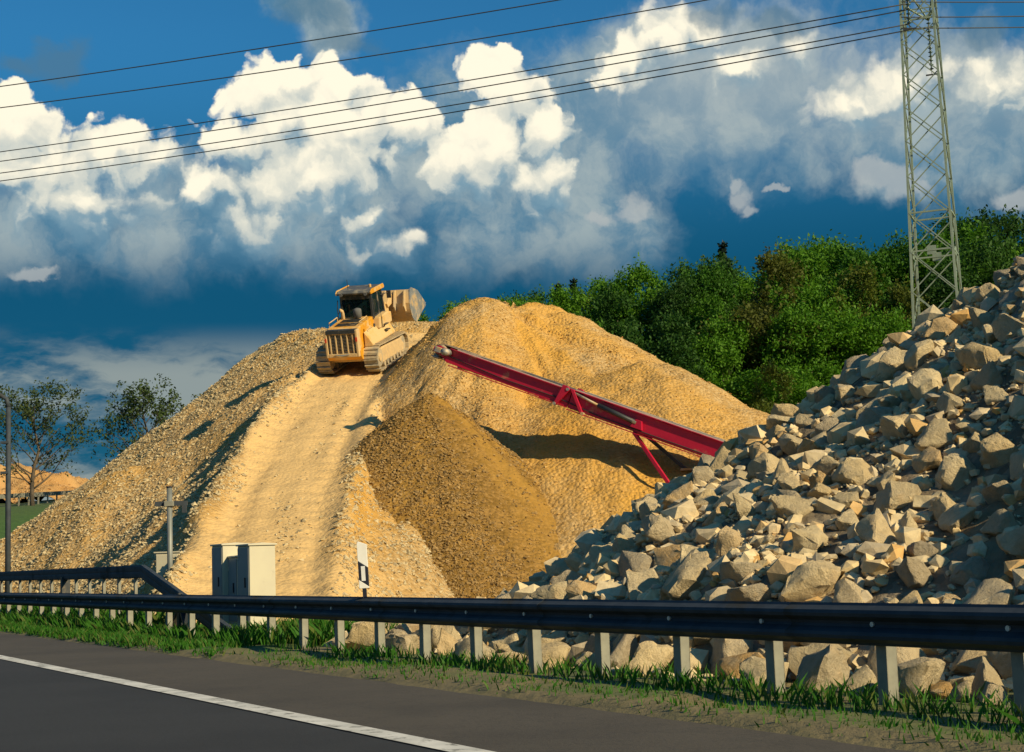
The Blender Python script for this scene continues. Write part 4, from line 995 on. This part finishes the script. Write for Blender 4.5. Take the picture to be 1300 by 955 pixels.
# ------------------------------------------------------------------ pylon and wires
def build_pylon():
    base = at(1190, 380, 88); bx, by = base.x, 88.0; gz = float(ground_z(bx, by)) - .3
    o = thing('lattice_pylon', 'tall pale green lattice power pylon in front of the forest', 'pylon', (bx, by, gz), R(-112))
    H = 46.0
    def half(z): return 1.5 - .0187 * min(z, 38)
    lv = [0.0]; 
    while lv[-1] < 38: lv.append(min(38, lv[-1] + half(lv[-1]) * 1.9))
    if lv[-1] - lv[-2] < 1: lv.pop(-2)
    def c(k, z): s = half(z); return Vector(((s, s, z), (-s, s, z), (-s, -s, z), (s, -s, z))[k])
    for k in range(4):
        mb = MB()
        p = [c(k, z) for z in (0, 38)] 
        mb.bar(p[0] - Vector((0, 0, .6)), p[1], .125, .125); mb.build('corner_leg', 'pylon_zinc', o)
        MB().box(-.5, .5, -.5, .5, -1.0, .25, Matrix.Translation(c(k, 0))).build('footing', 'concrete', o)
    for k in range(4):
        j = (k + 1) % 4
        for i in range(len(lv) - 1):
            a, b = lv[i], lv[i + 1]
            nrm = (c(k, a) + c(j, a)); nrm.z = 0; nrm.normalize()
            MB().bar(c(k, a) - nrm * .03, c(j, b) - nrm * .03, .058, .05, nrm).build('brace', 'pylon_zinc', o)
            MB().bar(c(j, a) + nrm * .04, c(k, b) + nrm * .04, .058, .05, nrm).build('brace', 'pylon_zinc', o)
        for z in (lv[7], lv[8], 31.4, 38):
            MB().bar(c(k, z), c(j, z), .09, .09).build('girt', 'pylon_zinc', o)
        m_ = (c(k, lv[7]) + c(j, lv[7])) / 2
        MB().bar(m_ + Vector((0, 0, -.25)), m_ + Vector((0, 0, .25)), .5, .05, (c(k, 0) + c(j, 0))).build('gusset', 'pylon_zinc', o)
    # step bolts on one leg
    for i in range(60): z = 6 + i * .5; p = c(2, z); MB().bar(p, p + Vector((-.2, -.05, 0)), .025).build('step_bolt', 'pylon_zinc', o)
    # peak and crossarms above the picture
    for k in range(4): MB().bar(c(k, 38), (0, 0, H), .12).build('peak_leg', 'pylon_zinc', o)
    hang = {}
    # crossarms run along local x
    zarm = at(1150, 37, 83.7).z - gz + 3.2
    for z, L in ((zarm, 4.6), (zarm + 5.5, 4.2)):
        for s in (-1, 1):
            tip = Vector((s * L, 0, z + .2)); hz = half(z) if z < 38 else .55
            for yy in (-1, 1):
                MB().bar((s * hz, yy * hz, z), tip, .09).build('crossarm_chord', 'pylon_zinc', o); MB().bar((s * hz, yy * hz, z + 1.3), tip, .08).build('crossarm_chord', 'pylon_zinc', o)
            for q in range(1, 4):
                r_ = q / 4; a = Vector((s * hz, hz, z)).lerp(tip, r_); b = Vector((s * hz, -hz, z)).lerp(tip, r_); MB().bar(a, b, .06).build('crossarm_strut', 'pylon_zinc', o)
            ins = MB(); n = 12
            L_i = 3.4 if L == 4.6 else 2.2
            pts, rr = [], []
            for q in range(n): 
                zz = tip.z - .15 - q * (L_i - .3) / n
                pts += [(tip.x, 0, zz), (tip.x, 0, zz - .05), (tip.x, 0, zz - .10)]; rr += [.05, .15, .05]
            ins.tube(pts, rr, 8).build('insulator', 'insulator_glass', o, True)
            MB().bar((tip.x, -.35, tip.z - L_i), (tip.x, .35, tip.z - L_i), .08).build('wire_clamp', 'wire_metal', o)
            MB().bar((tip.x, 0, tip.z - .0), (tip.x, 0, tip.z - L_i), .03).build('insulator_rod', 'wire_metal', o)
            hang[(z, s)] = o.matrix_basis @ Vector((tip.x, 0, tip.z - L_i))
    return o, hang[(zarm, 1)]
pyl, HANG = build_pylon()
def build_wires():
    # pixel tracks of the wires (left end, right end) and how far away each end is
    tr = [((0, 110), (360, 57), (710, 0), 100, 90, 'topmost power line crossing the upper left sky'),
          ((0, 137), (440, 76), (870, 5), 102, 90, 'second power line from the top crossing the sky'),
          ((0, 193), (650, 93), (1144, 2), 112, 83, 'third power line from the top, running to the pylon'),
          ((0, 205), (650, 104), (1145, 9), 112, 83.4, 'fourth power line from the top, close under the third'),
          ((0, 220), (650, 121), (1145, 30), 112, 83, 'fifth power line from the top, running to the hanging insulator'),
          ((0, 230), (650, 130), (1145, 37), 112, 83.4, 'lowest power line, running to the foot of the insulator')]
    for a, mid, b, Ya, Yb, lab in tr:
        A = at(*a, Ya); B = at(*b, Yb); Mi = at(*mid, Ya + (Yb - Ya) * (mid[0] - a[0]) / (b[0] - a[0]))
        if b[0] > 1000: B = HANG + Vector((0, .15 * (b[1] in (9, 37)), (37 - b[1]) * .0415))
        # quadratic through the three points, carried on beyond the left edge and up to the tower
        um = (Mi.x - A.x) / (B.x - A.x)
        def P(u):
            L0 = (u - um) * (u - 1) / ((0 - um) * (0 - 1)); L1 = u * (u - 1) / (um * (um - 1)); L2 = u * (u - um) / (1 - um)
            return A * L0 + Mi * L1 + B * L2
        u1 = 1.0 if b[0] > 1000 else 1.9
        pts = [P(-1.2 + (u1 + 1.2) * k / 48) for k in range(49)]
        tag(MB().tube(pts, .034, 6).build('power_line', 'wire_metal', None, True), lab, 'power line', 'power lines across the sky')
    for (a, b, Y1, Y2, lab) in (((1195, 3), (1300, 4), 88, 92, 'upper power line leaving the pylon to the right'), ((1195, 22), (1300, 22), 88, 92, 'middle power line leaving the pylon to the right'), ((1195, 36), (1300, 36), 88, 92, 'lower power line leaving the pylon to the right')):
        A = at(*a, Y1); B = at(*b, Y2); A2 = A - (B - A) * .45
        pts = [A2 + (B - A2) * (k / 20 * 5) + Vector((0, 0, .02 * (k / 4) ** 2 * 3)) for k in range(21)]
        tag(MB().tube(pts, .034, 6).build('power_line', 'wire_metal', None, True), lab, 'power line', 'power lines right of the pylon')
build_wires()

# ------------------------------------------------------------------ trees
def leaves_mesh(name, C, size, mat, seed, up=.3):
    """C: (N,3) leaf centres; each leaf one pointed quad"""
    rg = np.random.default_rng(seed); N = len(C)
    a = rg.normal(size=(N, 3)); a /= np.linalg.norm(a, axis=1)[:, None]
    b = rg.normal(size=(N, 3)); b[:, 2] *= .6; b -= (a * b).sum(1)[:, None] * a; b /= np.linalg.norm(b, axis=1)[:, None]
    s = size * (.6 + .8 * rg.random(N))[:, None]
    V = np.stack([C - a * s * .6, C + b * s * .36, C + a * s * .7, C - b * s * .36], 1).reshape(-1, 3)
    F = np.arange(4 * N).reshape(N, 4)
    me = fast_mesh(name, V, F); me.materials.append(MATS[mat]); return me
def branch_tubes(mb, rg, p, d, L, r, depth, tips, spread=.6, kids=3, lift=.25):
    pts = [Vector(p)]; rr = [r]; dd = Vector(d); n = 4
    for i in range(n):
        dd = (dd + Vector((rg.normal() * .13, rg.normal() * .13, rg.normal() * .06 + lift * .12))).normalized()
        pts.append(pts[-1] + dd * (L / n)); rr.append(r * (1 - .72 * (i + 1) / n))
    mb.tube(pts, rr, 5 if r < .06 else 7, True); tips.append((pts[-1], pts[2], L))
    if depth:
        for k in range(kids):
            i = rg.integers(1, n + 1); q = pts[i]; a = rg.uniform(0, 6.28)
            side = dd.orthogonal().normalized(); side.rotate(Matrix.Rotation(a, 3, dd))
            nd = (dd * (1 - spread) + side * spread + Vector((0, 0, lift * .4))).normalized()
            branch_tubes(mb, rg, q, nd, L * rg.uniform(.5, .72), rr[i] * .72, depth - 1, tips, spread, kids, lift)
def broadleaf(seed, mat, H=15., W_=4.2, low=.12, leaf=.185, clumps=270, per=150):
    rg = np.random.default_rng(seed); mb = MB(); tips = []
    pts = [Vector((rg.normal() * .08 * i, rg.normal() * .08 * i, H * .86 * i / 6)) for i in range(7)]; rr = [.26 * (1 - .85 * i / 6) for i in range(7)]
    pts[0].z = -.6; mb.tube(pts, rr, 8)
    for k in range(16):
        h = rg.uniform(.15, .8); i = min(int(h * 6), 5); q = pts[i].lerp(pts[i + 1], h * 6 - i); a = rg.uniform(0, 6.28)
        branch_tubes(mb, rg, q, (math.cos(a), math.sin(a), .75), W_ * rg.uniform(.55, .95) * (1 - .4 * h), .085 * (1 - h * .5), 1, tips, .55, 2)
    trunk = mb.mesh('trunk', True); trunk.materials.append(MATS['bark'])
    # lobed crown filled with clumps
    lobes = []
    for k in range(9):
        h = rg.uniform(low + .1, .9); a = rg.uniform(0, 6.28); rad = W_ * (.55 * math.sin(math.pi * min(.96, (h - low) / (1 - low) * .8 + .18)))
        lobes.append((rad * math.cos(a), rad * math.sin(a), h * H, W_ * rg.uniform(.38, .58), H * rg.uniform(.09, .14)))
    lobes.append((0, 0, H * .88, W_ * .42, H * .12)); lobes.append((0, 0, H * .5, W_ * .75, H * .3)); lobes.append((0, 0, H * .28, W_ * .8, H * .18))
    C = []
    for k in range(clumps):
        l = lobes[rg.integers(0, len(lobes))]; v = rg.normal(size=3); v /= np.linalg.norm(v); v *= rg.uniform(.72, 1.08)
        c = np.array(l[:3]) + v * np.array([l[3], l[3], l[4]])
        if c[2] < H * low * .6: continue
        cr = rg.uniform(.35, .95); m = int(per * cr ** 1.5) + 12
        q = rg.normal(size=(m, 3)) * np.array([cr * .55, cr * .55, cr * .42]); C.append(c + q)
        if c[2] > H * .8:                              # feathery leaders at the top
            q = rg.normal(size=(22, 3)) * np.array([.12, .12, .35]); C.append(c + q + np.array([0, 0, .25]))
    return trunk, leaves_mesh('crown', np.concatenate(C), leaf, mat, seed)
def spruce(seed, H=18.):
    rg = np.random.default_rng(seed); mb = MB(); mb.tube([(0, 0, -.5), (0, 0, H * .5), (0, 0, H)], [.28, .16, .02], 7); C = []
    z = H * .12
    while z < H * .985:
        r = (1 - z / H) * H * .19 + .12; n = 7 if z < H * .8 else 5
        for k in range(n):
            a = rg.uniform(0, 6.28); L = r * rg.uniform(.75, 1.15); tip = Vector((math.cos(a) * L, math.sin(a) * L, z - L * .28))
            mb.tube([(0, 0, z), tuple(tip)], [.035, .008], 4)
            m = int(20 * L) + 8; u = rg.random(m)[:, None] ** .7; C.append(np.array([0, 0, z]) + (np.array(tip) - np.array([0, 0, z])) * u + rg.normal(size=(m, 3)) * np.array([.13, .13, .1]) * (1.2 - .5 * u))
        z += H * .022
    t = mb.mesh('trunk', True); t.materials.append(MATS['bark'])
    return t, leaves_mesh('crown', np.concatenate(C), .3, 'leaf_spruce', seed)
def sparse(seed, H=9., W_=3.4, leaf=.19, per=22):
    rg = np.random.default_rng(seed); mb = MB(); tips = []
    pts = [Vector((rg.normal() * .07 * i, rg.normal() * .07 * i, H * .9 * i / 7)) for i in range(8)]; pts[0].z = -.5; mb.tube(pts, [.20 * (1 - .85 * i / 7) for i in range(8)], 8)
    for k in range(20):
        h = .18 + .75 * k / 20; i = min(int(h * 7), 6); q = pts[i].lerp(pts[i + 1], h * 7 - i); a = k * 2.4 + rg.normal() * .4
        up = .45 + .7 * h
        branch_tubes(mb, rg, q, (math.cos(a), math.sin(a), up), W_ * rg.uniform(.75, 1.05) * (1.1 - .55 * h), .075 * (1.15 - h * .7), 2, tips, .5, 3, .3)
    t = mb.mesh('trunk', True); t.materials.append(MATS['bark']); C = []
    for (e, s, L) in tips:
        w = .25 + .75 * (e.z / H); m = max(1, int(per * w * (1 if e.z > H * .35 else .5))); u = rg.random(m)[:, None]
        C.append(np.array(s) + (np.array(e) - np.array(s)) * (u * 1.1) + rg.normal(size=(m, 3)) * .2)
    return t, leaves_mesh('crown', np.concatenate(C), leaf, 'leaf_sparse', seed)
def place_tree(name, kit, x, y, s, rz, label, group, sz=None, z=None):
    o = thing(name, label, 'tree', (x, y, float(ground_z(x, y)) - .1 if z is None else z), rz, group)
    o.scale = (s, s, sz or s)
    obj('trunk', kit[0], None, o); obj('crown', kit[1], None, o)
    return o
def build_trees():
    rg = np.random.default_rng(21)
    kits = [broadleaf(301, 'leaf_bright'), broadleaf(302, 'leaf_bright', W_=4.8, clumps=320), broadleaf(303, 'leaf_bright', W_=3.6), broadleaf(304, 'leaf_dark', W_=4.4), broadleaf(305, 'leaf_dark', W_=3.7), broadleaf(306, 'leaf_brown', W_=4.4), broadleaf(307, 'leaf_brown', W_=3.8, clumps=240)]
    prof_u = [500, 530, 560, 585, 640, 655, 680, 700, 740, 800, 860, 900, 960, 1000, 1060, 1100, 1150, 1200, 1240, 1300, 1400]
    prof_v = [390, 382, 386, 402, 402, 376, 370, 380, 370, 360, 348, 340, 326, 318, 314, 318, 322, 318, 304, 294, 284]
    rows = [(124, 2.9, 1.0), (117, 3.0, .96), (110, 3.0, .88), (103, 3.0, .76), (97, 2.7, .6)]
    for ri, (Y, step, k) in enumerate(rows):
        x = -9 + rg.uniform(0, 3) if ri < 3 else 3
        while x < .335 * Y + 6:
            yy = Y + rg.normal() * 1.6; xx = x + rg.normal() * .8; u = CX + FPX * xx / yy
            if ri == 4 and abs(xx - 24.3) < 4.5: x += step; continue
            v = np.interp(u, prof_u, prof_v); ztop = at(u, v, yy).z; g = float(ground_z(xx, yy))
            h = max((ztop - g) * k * rg.uniform(.88, 1.05) * (1 if ri else rg.uniform(.93, 1.04)), 4.0)
            brown = 930 < u < 1160 and rg.random() < .33 or 690 < u < 770 and ri == 0
            ki = rg.integers(5, 7) if brown else (rg.integers(3, 5) if rg.random() < (.45 if u > 1130 else .22) else rg.integers(0, 3))
            tone = 'brownish' if ki >= 5 else 'dark green' if ki >= 3 else 'fresh green'
            where = 'right of the pylon' if u > 1225 else 'behind the pylon' if u > 1140 else 'between spruce and pylon' if u > 940 else 'left of the spruce' if u > 700 else 'behind the stockpile top'
            edge = 'on the skyline' if ri == 0 else 'at the near forest edge' if ri >= 3 else 'mid-forest'
            s = h / 14.0
            place_tree('broadleaf_tree', kits[ki], xx, yy, min(s * rg.uniform(.88, 1.08), 1.25) if s > .7 else s * 1.3, rg.uniform(0, 6.28), f'{tone} tree {where}, {edge}', f'{tone} forest trees {where}, {edge}', s)
            x += step * rg.uniform(.8, 1.2)
    sp = spruce(311)
    for (u, v, Y, lab) in ((917, 303, 118, 'dark pointed spruce standing above the broadleaf forest skyline'), (728, 350, 121, 'small dark spruce top left of the tall spruce'), (708, 356, 121, 'leftmost small dark spruce top above the stockpile')):
        p = at(u, v, Y); g = float(ground_z(p.x, Y)); place_tree('spruce_tree', sp, p.x, Y, (p.z - g) / 18 , .5 * u, lab, 'dark spruces on the forest skyline')
    # tell look-alikes apart by their order from left to right
    import collections
    same = collections.defaultdict(list)
    for q in COL.objects:
        if q.get('category') == 'tree' and q.name.startswith('broadleaf'): same[q['label']].append(q)
    words = ['first', 'second', 'third', 'fourth', 'fifth', 'sixth', 'seventh', 'eighth', 'ninth', 'tenth', 'eleventh', 'twelfth', 'thirteenth', 'fourteenth', 'fifteenth', 'sixteenth', 'seventeenth', 'eighteenth', 'nineteenth', 'twentieth']
    for lab, qs in same.items():
        if len(qs) > 1:
            qs.sort(key=lambda q: q.location.x / q.location.y)
            for i, q in enumerate(qs): q['label'] = lab + ', ' + words[i] + ' from left'
    # left: half-bare trees by the far road
    for (u, vb, vt, Y, seed, W_, lab) in ((42, 640, 500, 128, 321, 4.3, 'half-bare young tree in front of the far orange earth heap'), (185, 600, 492, 131, 322, 3.7, 'sparse rounded tree just left of the stockpile flank'), (232, 600, 503, 136, 324, 2.6, 'sparse tree partly hidden behind the stockpile flank')):
        b = at(u, vb, Y); t = at(u, vt, Y); g = float(ground_z(b.x, Y)); kit = sparse(seed, 9., W_)
        place_tree('roadside_tree', kit, b.x, Y, (t.z - g) / 9.2, .3, lab, 'half-bare trees on the left')
    p = at(132, 605, 200); place_tree('broadleaf_tree', kits[4], p.x, 200, .28, 1., 'small dark round tree on the far left horizon', 'far left bushes')
    for i, u in enumerate((146, 160, 118, 104)):
        Y = 215 + 9 * i; p = at(u, 610, Y); place_tree('field_shrub', kits[3 + i % 2], p.x, Y, .13 + .03 * (i % 3), i, ('third', 'rightmost', 'second', 'leftmost')[i] + ' of four low hedge shrubs on the far left horizon', 'far left hedge shrubs')
build_trees()

# ------------------------------------------------------------------ far left: earth heap, rail
def build_far_left():
    p = at(20, 622, 150); cx_, cy_ = p.x, 152.0; g = float(ground_z(cx_, cy_ - 8))
    o = thing('earth_heap', 'orange earth heap far left behind the young tree', 'earth heap', (cx_, cy_, g))
    xs = np.arange(-13, 11, .22); ys = np.arange(-9, 9, .25); X_, Y_ = np.meshgrid(xs, ys)
    Z = 4.1 - .42 * np.maximum(np.hypot(X_ + 2.2, Y_ * 1.15) - 2.5, 0) + fbm(X_ / 1.6, Y_ / 1.6, 4, 201) * 1.0 + fbm(X_ / 5, Y_ / 5, 2, 203) * 1.2
    obj('pile_surface', grid_mesh('pile_surface', xs, ys, Z, Z > -1.2, {'dust': sst(fbm(X_ / 2, Y_ / 2, 3, 205), 0, .4), 'tint': sst(fbm(X_ / 3, Y_ / 3, 3, 207), -.1, .3)}), 'far_soil', o)
    k = RNG.integers(0, X_.size, 2600); q = np.stack([X_.ravel()[k], Y_.ravel()[k], Z.ravel()[k]], -1); q = q[q[:, 2] > -.5]
    scatter('clods', q, .12 + .3 * RNG.random(len(q)) ** 2, 'far_clod', o, 209)
    a = at(-60, 634, 120); b = at(115, 624, 146)
    o = thing('far_guard_rail', 'distant guard rail below the orange earth heap on the left', 'guard rail', (0, 0, 0))
    N = 14
    for i in range(N):
        p0 = a.lerp(b, i / N); p1 = a.lerp(b, (i + 1) / N)
        MB().bar(p0, p1, .06, .36).build('rail_section', 'post_zinc', o)
        z = float(ground_z(p0.x, p0.y)); MB().box(p0.x - .06, p0.x + .06, p0.y + .05, p0.y + .15, z - .3, p0.z + .1).build('post', 'post_zinc', o)
build_far_left()

# ------------------------------------------------------------------ grass on the verge
def build_grass():
    rg = np.random.default_rng(33); N = 170000
    t = rg.uniform(2, 70, N); n = rg.uniform(-1.3, 1.75, N)
    x = NX * (n + N0) + DX * t; y = NY * (n + N0) + DY * t
    dens = sst(fbm(x / 1.2, y / 1.2, 3, 301), -.35, .15) * np.where(t > 21, 1., .35) * sst(n, -1.38, -1.15)
    dens *= np.where(t < 20.5, sst(n, 1.0, .1), 1.) * sst(n, 1.75, 1.5)
    k = dens > rg.random(N); x, y, n, t = x[k], y[k], n[k], t[k]; N = len(x)
    z = verge_z(t, n) - .02
    h = (.10 + .22 * rg.random(N) ** 1.4) * (1 + .5 * sst(n, -.2, .8) * (t > 21)) * np.where(n < -.5, .5, 1.) * np.where(t < 21, .6, 1.) * np.where((t > 24) & (t < 31) & (n > -.3), .45, 1.)
    a = rg.uniform(0, 6.28, N); l = rg.normal(size=(N, 2)) * .35 * h[:, None]; w = .0035 + .006 * rg.random(N) + .0003 * t
    ca, sa = np.cos(a) * w, np.sin(a) * w
    V = np.stack([np.stack([x - ca, y - sa, z], -1), np.stack([x + ca, y + sa, z], -1), np.stack([x + ca * .6 + l[:, 0] * .4, y + sa * .6 + l[:, 1] * .4, z + h * .6], -1), np.stack([x + l[:, 0], y + l[:, 1], z + h], -1)], 1).reshape(-1, 3)
    me = fast_mesh('verge_grass', V, np.arange(4 * N).reshape(N, 4))
    tag(obj('verge_grass', me, 'grass_blade'), 'rough green grass growing along the foot of the guard rail', 'grass', kind='stuff')
build_grass()
